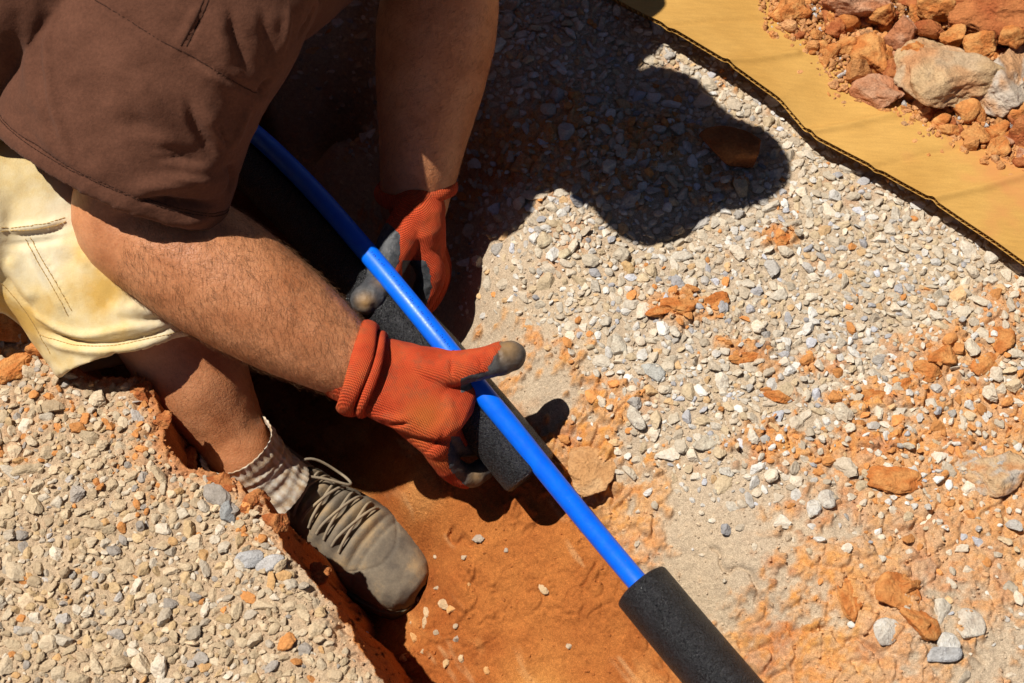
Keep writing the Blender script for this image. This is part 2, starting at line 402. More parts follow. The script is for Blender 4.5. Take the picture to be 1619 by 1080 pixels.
# ------------------------------------------------------------------ gravel (stuff): thousands of crushed stones in one mesh
def ico(sub):
    bm = bmesh.new(); bmesh.ops.create_icosphere(bm, subdivisions=sub, radius=1.0)
    V = np.array([v.co[:] for v in bm.verts]); F = np.array([[v.index for v in f.verts] for f in bm.faces]); bm.free(); return V, F
ICO2 = ico(2); ICO3 = ico(3); ICO4 = ico(4); ICO5 = ico(5)
def rock_proto(V, r, planes=11, jag=0.04, bevel=0.0):
    N = r.normal(size=(planes, 3)); N /= np.linalg.norm(N, axis=1)[:, None]; dd = r.uniform(0.52, 0.98, planes)
    dots = V @ N.T; rr = np.where(dots > 0.05, dd / np.maximum(dots, 0.05), 9).min(axis=1); rr = np.minimum(rr, 1.15)
    return V * rr[:, None] * (1 + jag * r.normal(size=(len(V), 1)))
def rotmats(n, r, tilt=0.5):
    yaw = r.uniform(0, 2 * np.pi, n); ax = r.uniform(0, 2 * np.pi, n); an = r.normal(0, tilt, n)
    c, s = np.cos(yaw), np.sin(yaw); Y = np.zeros((n, 3, 3)); Y[:, 0, 0] = c; Y[:, 0, 1] = -s; Y[:, 1, 0] = s; Y[:, 1, 1] = c; Y[:, 2, 2] = 1
    k = np.stack([np.cos(ax), np.sin(ax), np.zeros(n)], 1); Kx = np.zeros((n, 3, 3))
    Kx[:, 0, 2] = k[:, 1]; Kx[:, 1, 2] = -k[:, 0]; Kx[:, 2, 0] = -k[:, 1]; Kx[:, 2, 1] = k[:, 0]
    I = np.eye(3)[None]; return (I + np.sin(an)[:, None, None] * Kx + (1 - np.cos(an))[:, None, None] * (Kx @ Kx)) @ Y
PAL = np.array([[.47,.40,.30],[.50,.44,.35],[.42,.35,.26],[.52,.49,.44],[.38,.35,.31],[.33,.32,.32],[.46,.36,.23],[.54,.46,.35],[.50,.33,.17],[.58,.55,.50],[.29,.28,.28],[.44,.44,.46]])
PAL = PAL * 1.10
PW = np.array([19,18,14,9,6,3,12,12,4,5,1.5,2.]); PW /= PW.sum()
def stones(name, pos, size, proto_sub, r, emb=0.25, tilt=0.45, flat=(0.34, 0.62), cols=None, npro=28):
    n = len(pos); V0, F0 = proto_sub; pro = [rock_proto(V0, r) for _ in range(npro)]
    pid = r.integers(0, npro, n); Rm = rotmats(n, r, tilt)
    sx = size * r.uniform(0.85, 1.3, n); sy = size * r.uniform(0.6, 0.95, n); sz = size * r.uniform(flat[0], flat[1], n)
    S = np.stack([sx, sy, sz], 1); allV = np.empty((n, len(V0), 3))
    for k in range(npro):
        m = pid == k
        if m.any(): allV[m] = np.einsum('nij,nvj->nvi', Rm[m], pro[k][None] * S[m][:, None, :])
    allV += pos[:, None, :]; allV[:, :, 2] += (sz * (1 - 2 * emb) * 0.6)[:, None]
    F = (F0[None] + (np.arange(n) * len(V0))[:, None, None]).reshape(-1, 3)
    if cols is None:
        cols = PAL[r.choice(len(PAL), n, p=PW)] * r.uniform(0.85, 1.12, (n, 1))
    cv = np.repeat(cols, len(V0), axis=0)
    return allV.reshape(-1, 3), F, cv
def throw(n_try, rad, r, boxes, existing, dens_pow=1.0, sep=0.8, lo=(-0.72, 0.22), hi=(0.8, 1.32)):
    cell = 0.012; G = existing; out = []
    XYc = np.stack([r.uniform(lo[0], hi[0], n_try), r.uniform(lo[1], hi[1], n_try)], 1)
    rr = rad * np.exp(np.clip(r.normal(0, 0.26, n_try), -.6, .5)); dn = sample(DG, XYc) ** dens_pow; keep = r.uniform(size=n_try) < dn
    XYc, rr = XYc[keep], rr[keep]
    for (x, y), q in zip(XYc.tolist(), rr.tolist()):
        ci, cj = int(x // cell), int(y // cell); ok = True
        for a in range(ci - 2, ci + 3):
            for b2 in range(cj - 2, cj + 3):
                for (x2, y2, q2) in G.get((a, b2), ()):
                    if (x - x2) ** 2 + (y - y2) ** 2 < (sep * (q + q2)) ** 2: ok = False; break
                if not ok: break
            if not ok: break
        if ok: G.setdefault((ci, cj), []).append((x, y, q)); out.append((x, y, q))
    return np.array(out)
gridh = {}
parts = []
for (nt_, rad, sub, sep, emb) in ((3800, 0.0077, ICO3, 0.72, 0.26), (26000, 0.0054, ICO3, 0.68, 0.22), (60000, 0.0042, ICO2, 0.66, 0.18), (70000, 0.0027, ICO2, 0.66, 0.12)):
    o = throw(nt_, rad, rng, None, gridh, sep=sep, dens_pow=1.7)
    # smaller stones near the trench, larger far out
    pos = np.column_stack([o[:, :2], sample(HG, o[:, :2])])
    c = PAL[rng.choice(len(PAL), len(o), p=PW)] * rng.uniform(0.85, 1.12, (len(o), 1))
    p = topx(pos); nearm = sample(gnr.reshape(ny, nx).astype(float), o[:, :2]) > 0.5
    c[nearm] = c[nearm] * np.array([0.95, 0.86, 0.73])
    org = sample(gor.reshape(ny, nx), o[:, :2]); m = rng.uniform(size=len(o)) < org * 0.38 + 0.02
    c[m] = np.array([0.55, 0.24, 0.075]) * rng.uniform(0.8, 1.15, (m.sum(), 1))
    parts.append(stones('g', pos, o[:, 2], sub, rng, emb, cols=c))
# coarser gravel beyond the part in the picture
no = 34000; XYo = np.stack([rng.uniform(-1.7, 1.9, no), rng.uniform(-0.5, 2.3, no)], 1)
inn = (XYo[:, 0] > -.72) & (XYo[:, 0] < .8) & (XYo[:, 1] > .22) & (XYo[:, 1] < 1.32); fade = np.exp(-np.maximum(0, np.hypot(XYo[:, 0], XYo[:, 1] - .8) - .9) / .5)
XYo = XYo[(~inn) & (rng.uniform(size=no) < sample(DG, XYo) * fade)]
parts.append(stones('g', np.column_stack([XYo, sample(HG, XYo)]), rng.uniform(.005, .0105, len(XYo)), ICO2, rng, .25))
# loose crumbs everywhere, on clay and wall too
nc = 26000; XYc = np.stack([rng.uniform(-0.65, 0.72, nc), rng.uniform(0.26, 1.26, nc)], 1)
fl = sample(gfl.reshape(ny, nx), XYc); keep = rng.uniform(size=nc) < np.where(fl > .5, 0.30, 0.9)
XYc = XYc[keep]; cc = sample(gcol[:, 0].reshape(ny, nx), XYc)[:, None], sample(gcol[:, 1].reshape(ny, nx), XYc)[:, None], sample(gcol[:, 2].reshape(ny, nx), XYc)[:, None]
cc = np.hstack(cc) * rng.uniform(0.85, 1.35, (len(XYc), 1)); sz = np.exp(rng.normal(math.log(0.0013), 0.35, len(XYc)))
parts.append(stones('g', np.column_stack([XYc, sample(HG, XYc)]), sz, ico(1), rng, 0.1, tilt=1.0, flat=(0.6, 0.9), cols=cc))
fp = [(668,905),(692,930),(704,955),(662,948),(716,962),(650,985),(690,1000),(722,1010),(705,1046),(735,880),(676,968),(742,925),(640,1040),(770,1060),(668,1030),(800,870),(756,850),(900,1020),(860,930),(690,880),(720,990),(655,1010),(672,985),(730,1040)]
fz = []
for a_, b_ in fp:
    z_ = -.17
    for _ in range(10): q_ = Z(a_, b_, z_); z_ = .5 * z_ + .5 * float(sample(HG, q_[None, :2])[0])
    fz.append(q_)
parts.append(stones('g', np.array(fz), rng.uniform(.002, .0075, len(fz)), ICO3, rng, .35, cols=PAL[rng.choice([0, 5, 6, 8, 4], len(fz))] * np.array([1., .82, .62])))
off = 0; VV = []; FF = []; CC = []
for V, F, c in parts: VV.append(V); FF.append(F + off); CC.append(c); off += len(V)
gravel = mesh_np('gravel', np.vstack(VV), np.vstack(FF), M_stone, smooth=False, cols=np.vstack(CC))
tag(gravel, 'pale crushed stone gravel scattered over both banks of the trench', 'gravel', kind='stuff')
print('gravel verts', off)

# ------------------------------------------------------------------ clods and rocks, each a thing of its own
def clod_mesh(name, size, seed, sub=ICO5, lump=0.16, planes=9, col=(0.5, 0.2, 0.06), col2=(0.6, 0.33, 0.14), grey=None, fine=0.06):
    r = np.random.default_rng(seed); V0, F0 = sub
    V = rock_proto(V0, r, planes, 0.0); 
    V = V * (1 + lump * fbm(V0 * 1.0 + seed, 0.8, 4, seed))[:, None]
    V = V * (1 + fine * fbm(V0 + seed * 3, 0.22, 3, seed + 3))[:, None]
    V = V * np.asarray(size)
    t = sstep(-0.35, 0.45, fbm(V0 + 9.1 * seed, 0.7, 4, seed + 7))[:, None]; c = np.array(col) * (1 - t) + np.array(col2) * t
    if grey is not None:
        g = sstep(0.0, 0.5, fbm(V0 + 3.3 * seed, 0.6, 3, seed + 13) + 0.08)[:, None]; c = c * (1 - g) + np.array(grey) * g
    me = mesh_np(name, V, F0, M_clay, cols=c); return me
def place(name, px, py, size, seed, label, cat='clod', group=None, rot=(0, 0, 0), sink=0.3, z=None, **kw):
    """size: half extents in metres"""
    size = tuple(q * (0.85 if name == 'stone' else 0.95) for q in size); sink = max(sink, 0.36) if name != 'rock' else sink
    kw.setdefault('lump', 0.26); kw.setdefault('fine', 0.09)
    o = clod_mesh(name, size, seed, **kw)
    P = on_ground(px, py) if z is None else Z(px, py, z)
    if z is None: P = P + np.array([0, 0, size[2] * (1 - 2 * sink)])
    o.location = P; o.rotation_euler = tuple(R(a) for a in rot); tag(o, label, cat, group); return o
OR = dict(col=(0.50, 0.17, 0.045), col2=(0.58, 0.27, 0.09)); RD = dict(col=(0.36, 0.11, 0.035), col2=(0.48, 0.20, 0.07)); GO = dict(col=(0.50, 0.25, 0.11), col2=(0.54, 0.38, 0.22), grey=(0.46, 0.40, 0.33))
place('rock', 1153, 245, (0.036, 0.021, 0.018), 3, 'dark brown block shaped rock lying alone on shaded gravel near the cardboard', 'rock', rot=(6, -4, -20), sink=0.12, planes=5, lump=0.05, fine=0.02, col=(0.30, 0.095, 0.03), col2=(0.42, 0.16, 0.05))
place('clay_clod', 1124, 480, (0.019, 0.010, 0.006), 5, 'flat orange clay clod among pale gravel in the middle of the far bank', rot=(0, 0, 20), **OR)
place('clay_clod', 1070, 483, (0.018, 0.011, 0.005), 6, 'broken orange clay crust left of the flat clod on the far bank', rot=(0, 0, 8), **OR)
place('clay_clod', 1040, 495, (0.014, 0.008, 0.005), 7, 'smallest orange clay crumb at the left end of the crust on the far bank', rot=(0, 0, 8), **OR)
place('clay_clod', 1238, 382, (0.010, 0.011, 0.007), 8, 'small orange clay clod alone on sunlit gravel below the cardboard', rot=(0, 0, 50), **OR)
place('clay_clod', 1176, 566, (0.014, 0.006, 0.005), 9, 'thin orange clay flake in the gravel below the flat clod', rot=(0, 0, 12), **OR)
place('clay_clod', 1232, 632, (0.015, 0.007, 0.006), 10, 'knobbly orange clay flake on grey sand right of the glove shadow', rot=(0, 0, -12), **OR)
place('clay_clod', 1410, 935, (0.026, 0.022, 0.010), 11, 'large smooth orange clay slab with a crack in the lower right corner', rot=(0, 0, 35), **OR)
place('clay_clod', 1452, 985, (0.018, 0.012, 0.009), 12, 'angular orange clod just below the large smooth slab', rot=(0, 0, -30), **OR)
place('clay_clod', 1440, 928, (0.014, 0.008, 0.008), 13, 'small orange clod touching the right end of the large smooth slab', rot=(0, 0, 10), **OR)
place('clay_clod', 1575, 750, (0.030, 0.020, 0.010), 14, 'wide pinkish clay slab with cracks at the right edge of the picture', rot=(0, 0, 25), **GO)
place('clay_clod', 1530, 735, (0.022, 0.015, 0.008), 15, 'rough clay slab left of the wide pinkish slab', rot=(0, 0, 60), **GO)
place('clay_clod', 1415, 755, (0.026, 0.014, 0.006), 16, 'thin orange crust plate above the yellow clay patch', rot=(0, 0, 0), **OR)
place('clay_clod', 935, 740, (0.030, 0.028, 0.008), 17, 'cracked pale orange crust plate beside the blue pipe and hovering foam sleeve', rot=(6, 0, -40), col=(0.52, 0.28, 0.12), col2=(0.56, 0.34, 0.17))
place('clay_clod', 925, 765, (0.012, 0.010, 0.006), 18, 'little orange crumb at the lower tip of the cracked crust plate', rot=(0, 0, 0), **OR)
place('clay_clod', 1345, 950, (0.010, 0.020, 0.006), 19, 'narrow upright orange flake left of the large smooth slab', rot=(0, 0, 8), **OR)
place('clay_clod', 1120, 565, (0.0, 0.0, 0.0), 20, 'x', **OR) if False else None
for k, (x, y, a, b_, c_, rz) in enumerate([(1490, 565, 20, 12, 7, 10), (1580, 540, 18, 14, 8, 60), (1470, 590, 18, 11, 6, -10), (1560, 580, 16, 12, 7, 30), (1380, 625, 16, 8, 6, 0), (1425, 610, 13, 8, 6, 20)]):
    place('clay_clod', x, y, (a / 1000, b_ / 1000, c_ / 1000), 30 + k, 'crumbly orange clay lump in the white gravel near the right edge', 'clod', 'crumbly lumps in the white gravel', rot=(0, 0, rz), sub=ICO4, **OR)
# clods on the near bank by the shorts
for k, (x, y, a, b_, c_, lab) in enumerate([(8, 520, 40, 30, 22, 'big orange clod at the left edge behind the shorts'), (70, 555, 24, 16, 12, 'orange clod under the left hem corner of the shorts'), (20, 590, 26, 14, 10, 'flat orange clod below the big clod at the left edge'), (90, 512, 12, 16, 12, 'shaded dark clod close to the left side of the shorts')]):
    place('clay_clod', x, y, (a / 1000, b_ / 1000, c_ / 1000), 50 + k, lab, rot=(0, 0, 20 * k), **OR)
for k, (x, y, a, b_, c_, lab) in enumerate([(345, 765, 16, 11, 9, 'rough red clod on the near bank edge beside the sock'), (400, 795, 15, 12, 10, 'rough orange clod on the near bank edge beside the shoe collar'), (440, 826, 12, 14, 10, 'red clod hanging on the bank edge beside the laces'), (300, 728, 13, 10, 8, 'dark red clod on the bank edge below the shin'), (258, 665, 9, 11, 8, 'red clod on the bank edge left of the shin'), (500, 915, 12, 14, 10, 'grey brown clod on the bank edge beside the shoe'), (225, 620, 12, 10, 9, 'small brown clod below the hem on the bank edge')]):
    place('clay_clod', x, y, (a / 1000, b_ / 1000, c_ / 1000), 70 + k, lab, rot=(0, 0, 25 * k), sink=0.5, lump=.34, fine=.12, **RD)
# a few big single stones
for k, (x, y, a, b_, c_, rz, lab) in enumerate([(1128, 490, 0, 0, 0, 0, '')]): pass
GS = dict(planes=8, lump=0.05, fine=0.02)
for k, (x, y, a, b_, c_, rz, cc_, lab) in enumerate([
    (415, 690, 0, 0, 0, 0, 0, ''),
    (362, 815, 9, 14, 10, 5, (.30, .31, .31), 'dark grey upright stone in the hollow on the near bank'),
    (395, 885, 15, 11, 8, 20, (.42, .42, .42), 'pale grey angular stone on the near bank left of the shoe'),
    (430, 893, 16, 9, 7, 15, (.46, .45, .44), 'light grey wedge stone nearest the bank edge beside the shoe'),
    (1005, 660, 8, 16, 6, 30, (.50, .45, .37), 'long pale stone on the sand right of the thumb shadow'),
    (1115, 700, 16, 9, 6, 20, (.47, .42, .33), 'long tan stone on the sandy slope below the gravel'),
    (1150, 748, 11, 6, 4, 0, (.52, .49, .43), 'small pale flake at the foot of the tan stone'),
    (1288, 803, 8, 12, 5, -10, (.56, .53, .48), 'white oval stone on grey sand right of the slope'),
    (1308, 790, 10, 10, 5, 10, (.50, .46, .40), 'cream stone touching the white oval stone'),
    (1500, 1015, 11, 15, 6, -20, (.56, .54, .50), 'white rounded stone at the bottom right of the far bank'),
    (1530, 990, 16, 17, 7, 10, (.52, .46, .38), 'large cream stone in the lower right corner'),
    (1400, 1000, 15, 13, 6, 40, (.54, .50, .44), 'large white angular stone below the orange slab'),
    (1490, 1035, 20, 9, 6, 5, (.40, .40, .40), 'long grey stone near the bottom right'),
    (1080, 405, 14, 9, 6, 5, (.53, .48, .40), 'cream flat stone below the shadow tip'),
    (992, 425, 9, 9, 7, 0, (.55, .38, .19), 'yellow brown pebble left of the cream flat stone'),
    (858, 382, 12, 9, 6, 10, (.50, .42, .29), 'square tan stone near the shaded arm'),
    (892, 402, 8, 7, 6, 0, (.55, .47, .32), 'yellowish round pebble near the square tan stone'),
    (978, 550, 9, 17, 6, 25, (.52, .47, .38), 'forked pale stone in the middle of the sandy bank'),
    (1032, 590, 11, 14, 6, 60, (.40, .40, .37), 'grey angular stone right of the forked stone')]):
    if a == 0: continue
    place('stone', x, y, (a / 1000, b_ / 1000, c_ / 1000), 100 + k, lab, 'stone', rot=(0, 0, rz), sink=0.25, sub=ICO4, col=cc_, col2=tuple(q * 1.15 for q in cc_), **GS)

# ------------------------------------------------------------------ cardboard sheet
def m_card():
    m, t, b = mat('cardboard', (0.5, 0.3, 0.07), 0.75, 0.2)
    tc = node(t, 'ShaderNodeTexCoord'); mp = node(t, 'ShaderNodeMapping'); mp.inputs['Rotation'].default_value = (0, 0, R(37)); mp.inputs['Scale'].default_value = (0.12, 1, 1)
    t.links.new(tc.outputs['Object'], mp.inputs[0])
    n1 = noise_n(t, 260, 4, 0.6, mp.outputs[0]); n2 = noise_n(t, 14, 3, 0.5, tc.outputs['Object']); n3 = noise_n(t, 700, 3, 0.6, tc.outputs['Object'])
    a = ramp(t, n2.outputs[0], [(0.3, (0.44, 0.235, 0.055)), (0.7, (0.52, 0.295, 0.078))]).outputs[0]
    a = mixc(t, 0.25, a, ramp(t, n1.outputs[0], [(0.35, (0.38, 0.38, 0.38)), (0.65, (0.62, 0.62, 0.62))]).outputs[0], 'OVERLAY')
    a = mixc(t, 0.2, a, n3.outputs[0], 'OVERLAY')
    t.links.new(attr(t, 'dirt').outputs['Fac'], (mm := node(t, 'ShaderNodeMath', operation='MULTIPLY')).inputs[0]); mm.inputs[1].default_value = 1.0
    a = mixc(t, mm.outputs[0], a, (0.52, 0.21, 0.07))
    t.links.new(a, b.inputs['Base Color']); bump(t, b, n1.outputs[0], 0.25, 0.0008); return m
M_card = m_card()
CZ = 0.030
near_px = [(860,-60),(905,-28),(950,0),(1000,30),(1050,57),(1100,84),(1150,114),(1195,143),(1230,167),(1255,192),(1280,216),(1330,245),(1400,286),(1450,315),(1500,346),(1560,386),(1619,430),(1700,486),(1800,560)]
ne = np.array([Z(x, y, CZ) for x, y in near_px]); lift = np.interp(np.arange(len(ne)), [0, 4, 8, 10, 12, 16, 18], [.012, .016, .014, .006, .010, .014, .012])
npp = catmull(ne, 14); nl = np.interp(np.linspace(0, len(ne) - 1, len(npp)), np.arange(len(ne)), lift)
cdirx = (Z(1619, 430, CZ) - Z(950, 0, CZ))[:2]; cdirx /= np.linalg.norm(cdirx); cn = np.array([-cdirx[1], cdirx[0]])
WD = 0.85; nv = 200; tv = np.linspace(0, 1, nv) ** 1.3
card = empty('cardboard', (0, 0, 0)); tag(card, 'long tan corrugated cardboard sheet lying on the gravel under the clay rubble', 'cardboard')
def card_z(P, t, l):
    base = CZ + l * np.exp(-t * WD / 0.05) - 0.008 * sstep(0.0, 0.2, t)
    return base
creases = [[(1180,545-330),(1210,225)],]
cre_px = [[(1278,216),(1330,205),(1410,182)],[(1380,276),(1460,248),(1530,232),(1600,224)],[(1470,326),(1560,298),(1640,270)],[(1050,60),(1130,40),(1230,28)],[(1150,112),(1190,104),(1260,85)]]
cre = [np.array([Z(x, y, CZ)[:2] for x, y in c]) for c in cre_px]
G = np.zeros((len(npp), nv, 3))
for j, t in enumerate(tv):
    xy = npp[:, :2] + cn * (t * WD)
    z = card_z(xy, t, nl)
    z = z + 0.003 * fbm(xy, 0.15, 2, 201)
    for k, c in enumerate(cre):
        dd, _, pr = polydist(xy, c); z = z + (0.0042 if k % 2 == 0 else -0.0030) * np.exp(-(dd / 0.0045) ** 2) + 0.002 * np.exp(-(dd / 0.03) ** 2)
    G[:, j] = np.column_stack([xy, z])
def grid_faces(a, b, flip=False):
    i = np.arange(a * b).reshape(a, b); F = np.stack([i[:-1, :-1].ravel(), i[1:, :-1].ravel(), i[1:, 1:].ravel(), i[:-1, 1:].ravel()], 1)
    return F[:, ::-1] if flip else F
TH = 0.0062
def liner(name, dz):
    V = G.reshape(-1, 3) + np.array([0, 0, dz]); V2 = V - np.array([0, 0, 0.0004]); n_ = len(V)
    F = grid_faces(len(npp), nv); o = mesh_np(name, np.vstack([V, V2]), np.vstack([F, F[:, ::-1] + n_]), M_card, card)
    p = topx(V); c = Z(1500, 90, CZ)
    dirt = sstep(-0.02, 0.05, (V[:, :2] - Z(1290, 100, CZ)[:2]) @ cn * 0.55 + (V[:, :2] - Z(1290, 100, CZ)[:2]) @ cdirx * 0.25 - 0.05 + 0.06 * fbm(V[:, :2], 0.03, 5, 77))
    setval(o.data, np.concatenate([dirt, dirt]) * 0.8, 'dirt'); return o
liner('top_liner', 0.0); liner('bottom_liner', -TH)
# fluting: a wave that runs along the cut edge, a strip a few centimetres deep
L = np.concatenate([[0], np.cumsum(np.linalg.norm(np.diff(npp[:, :2], axis=0), axis=1))]); m_ = int(L[-1] / 0.0007); ls = np.linspace(0, L[-1], m_)
ex = np.stack([np.interp(ls, L, G[:, 0, k]) for k in range(3)], 1); ex2 = np.stack([np.interp(ls, L, G[:, 8, k]) for k in range(3)], 1)
wv = -TH / 2 - 0.0002 + (TH / 2 - 0.0006) * np.sin(ls * 2 * np.pi / 0.0075)
A1 = ex.copy(); A1[:, 2] += wv; A1[:, :2] += cn * 0.0004; B1 = ex2.copy(); B1[:, 2] += wv
Vf = np.vstack([A1, B1, A1 - [0, 0, .0004], B1 - [0, 0, .0004]]); i = np.arange(m_ - 1)
Ff = np.vstack([np.stack([i, i + 1, i + 1 + m_, i + m_], 1), np.stack([i, i + 1, i + 1 + m_, i + m_], 1)[:, ::-1] + 2 * m_, np.stack([i, i + 2 * m_, i + 1 + 2 * m_, i + 1], 1)])
mesh_np('fluting', Vf, Ff, M_card, card)

# ------------------------------------------------------------------ rubble heap on the cardboard
def on_card(px, py, dz=0.0): return Z(px, py, CZ - 0.004 + dz)
RUB = [  # px, py, half sizes mm, rot z, lift mm, colour, label
 (1486,112,80,58,32,-25,14,'GO','largest boulder of the rubble heap, tan with an orange underside'),
 (1588,136,58,46,28,15,12,'GR','big pale grey clay boulder at the right edge of the rubble heap'),
 (1392,148,34,20,14,-22,8,'PK','pinkish elongated clod lying alone in front of the largest boulder'),
 (1590,30,70,34,34,-10,26,'RD','deep red boulder in the top right corner of the rubble heap'),
 (1355,12,44,20,26,-4,16,'PK','pinkish red boulder at the top edge of the rubble heap'),
 (1256,20,19,15,13,10,8,'OR','orange clod on the bare cardboard at the left end of the heap'),
 (1378,88,22,26,18,10,10,'OR','orange clod left of the largest boulder standing on end'),
 (1345,70,24,14,10,30,6,'OR','flat tilted orange slab left of the standing orange clod'),
 (1425,52,22,20,18,30,16,'PK','pinkish clod above the largest boulder'),
 (1478,12,24,16,16,-10,18,'OR','orange clod at the top edge between the two red boulders'),
 (1320,45,16,13,10,0,6,'RD','small red clod below the pinkish red boulder'),
 (1470,45,22,12,12,-8,20,'RD','dark red flat clod behind the largest boulder'),
 (1555,72,24,16,14,0,36,'OR','orange lump resting on top of the largest boulder'),
 (1600,60,16,13,10,20,36,'OR','yellow orange lump between the grey boulder and the red boulder'),
 (1435,205,0,0,0,0,0,'OR',''),
 (1545,215,22,14,9,-20,4,'OR','orange clod in front of the grey boulder'),
 (1505,205,15,9,7,0,3,'OR','small orange clod in front of the largest boulder'),
 (1575,232,16,11,8,30,4,'OR','orange crumb right of the front orange clod'),
 (1400,20,20,14,14,40,20,'OR','orange clod tucked behind the pinkish red boulder'),
 (1510,55,20,12,12,10,26,'OR','orange clod between the dark red clod and the resting lump'),
 (1615,210,18,20,16,0,8,'RD','red clod cut by the right edge of the picture'),
 (1410,112,14,12,10,0,8,'RD','small red clod wedged beside the largest boulder'),
 (1540,8,28,16,18,0,22,'RD','red boulder beside the deep red corner boulder'),
 (1445,80,14,10,9,0,20,'OR','small orange clod leaning on the top of the largest boulder')]
PALC = {'GO': dict(col=(.48,.25,.12), col2=(.52,.36,.20), grey=(.49,.36,.23)), 'GR': dict(col=(.50,.28,.14), col2=(.50,.42,.33), grey=(.48,.42,.35)), 'PK': dict(col=(.46,.19,.09), col2=(.50,.28,.17)),
        'RD': dict(col=(.34,.10,.035), col2=(.45,.17,.06)), 'OR': dict(col=(.50,.18,.05), col2=(.58,.29,.10))}
for k, (x, y, a, b_, c_, rz, lf, pc, lab) in enumerate(RUB):
    if a == 0: continue
    big = a >= 40
    o = clod_mesh('boulder' if big else 'clay_clod', (a / 1000 * .82, b_ / 1000 * .95, c_ / 1000), 200 + k, sub=ico(6) if big else ICO5, planes=12 if big else 8, lump=0.30 if big else 0.24, fine=0.09 if big else 0.07, **PALC[pc])
    o.location = on_card(x, y, lf / 1000); o.rotation_euler = (R(5 * math.sin(k)), R(6 * math.cos(k * 2)), R(rz)); tag(o, lab, 'rock' if big else 'clod')
r2 = np.random.default_rng(5); HC = Z(1290, 100, CZ)[:2]
k = 0; protos = [clod_mesh('clay_clod', (0.010, 0.008, 0.006), 300 + i, sub=ICO3, lump=.3, **PALC[('OR', 'RD', 'PK', 'OR')[i % 4]]) for i in range(6)]
for i in range(900):
    x, y = r2.uniform(1225, 1650), r2.uniform(-30, 270)
    edge_y = np.interp(x, [1225, 1300, 1380, 1450, 1520, 1580, 1619, 1650], [15, 95, 150, 190, 210, 245, 262, 285])
    if y > edge_y: continue
    if r2.uniform() > 0.25 + 0.75 * sstep(90, 0, edge_y - y) and False: continue
    o = protos[k] if k < 6 else protos[k % 6].copy()
    if k >= 6: COL.objects.link(o)
    s = float(np.clip(np.exp(r2.normal(-0.15, 0.42)), 0.35, 2.2)); o.scale = (s, s, s); o.location = on_card(x, y, 0.003 * s); o.rotation_euler = (r2.uniform(-.6, .6), r2.uniform(-.6, .6), r2.uniform(0, 6.28))
    tag(o, 'small crumbly clay clod among the bigger ones of the heap on the cardboard', 'clod', 'small clods of the rubble heap'); k += 1
    if k >= 230: break
# fine soil crumbs under and in front of the heap (stuff)
nn = 9000; xs = r2.uniform(1200, 1680, nn); ys = r2.uniform(-40, 330, nn)
ey = np.interp(xs, [1200, 1300, 1380, 1450, 1520, 1580, 1619, 1680], [20, 118, 165, 208, 232, 262, 282, 305]); dd = ey - ys
kp = r2.uniform(size=nn) < np.where(dd > 0, 0.95, 0.5 * np.exp(dd / 22.0)); xs, ys = xs[kp], ys[kp]
pos = np.array([on_card(a, b_, 0.001) for a, b_ in zip(xs, ys)]); szc = np.exp(r2.normal(math.log(0.0022), 0.5, len(pos)))
cc = np.array([.54, .24, .075]) * r2.uniform(.75, 1.2, (len(pos), 1)) + r2.uniform(0, .08, (len(pos), 1)) * np.array([.4, .9, .9])
gm = r2.uniform(size=len(pos)) < 0.05; cc[gm] = (.5, .48, .46)
V, F, c = stones('g', pos, szc, ICO2, r2, 0.1, tilt=1.0, flat=(.6, .9), cols=cc)
tag(mesh_np('clay_crumbs', V, F, M_clay, smooth=False, cols=c), 'fine orange clay crumbs strewn over the cardboard around the heap', 'crumbs', kind='stuff')

# ------------------------------------------------------------------ blue pipe and foam sleeves
def m_pipe():
    m, t, b = mat('blue_plastic', (0.0, 0.12, 0.75), 0.38, 0.45)
    n = noise_n(t, 60, 5, 0.6); dd = noise_n(t, 210, 6, 0.8); c = ramp(t, n.outputs[0], [(0.35, (0.0, 0.12, 0.80)), (0.62, (0.0, 0.15, 0.86)), (0.80, (0.03, 0.19, 0.80))]).outputs[0]
    c = mixc(t, ramp(t, dd.outputs[0], [(0.66, (0, 0, 0)), (0.74, (0.8, 0.8, 0.8))]).outputs[0], c, (0.42, 0.25, 0.16))
    t.links.new(c, b.inputs['Base Color']); n2 = noise_n(t, 500, 3, 0.6)
    r = ramp(t, n2.outputs[0], [(0.3, (0.32, 0.32, 0.32)), (0.7, (0.5, 0.5, 0.5))]); t.links.new(r.outputs[0], b.inputs['Roughness']); bump(t, b, n2.outputs[0], 0.12, 0.0004); return m
def m_foam():
    m, t, b = mat('black_foam', (0.014, 0.013, 0.015), 0.40, 0.65)
    v = node(t, 'ShaderNodeTexVoronoi'); v.inputs['Scale'].default_value = 480; tc = node(t, 'ShaderNodeTexCoord'); t.links.new(tc.outputs['Object'], v.inputs['Vector'])
    n = noise_n(t, 640, 3, 0.7, tc.outputs['Object']); n3 = noise_n(t, 90, 3, 0.6, tc.outputs['Object'])
    c = ramp(t, n3.outputs[0], [(0.35, (0.010, 0.010, 0.011)), (0.7, (0.022, 0.021, 0.024))]).outputs[0]; t.links.new(c, b.inputs['Base Color'])
    p = bump(t, b, v.outputs['Distance'], 1.0, 0.0040); bump(t, b, n.outputs[0], 1.0, 0.0032, p); rr = ramp(t, n.outputs[0], [(0.45, (0.55, 0.55, 0.55)), (0.6, (0.12, 0.12, 0.12))]); t.links.new(rr.outputs[0], b.inputs['Roughness']); return m
M_pipe = m_pipe(); M_foam = m_foam()
M_ink, _, _ = mat('printed_ink', (0.004, 0.02, 0.16), 0.6, 0.2)
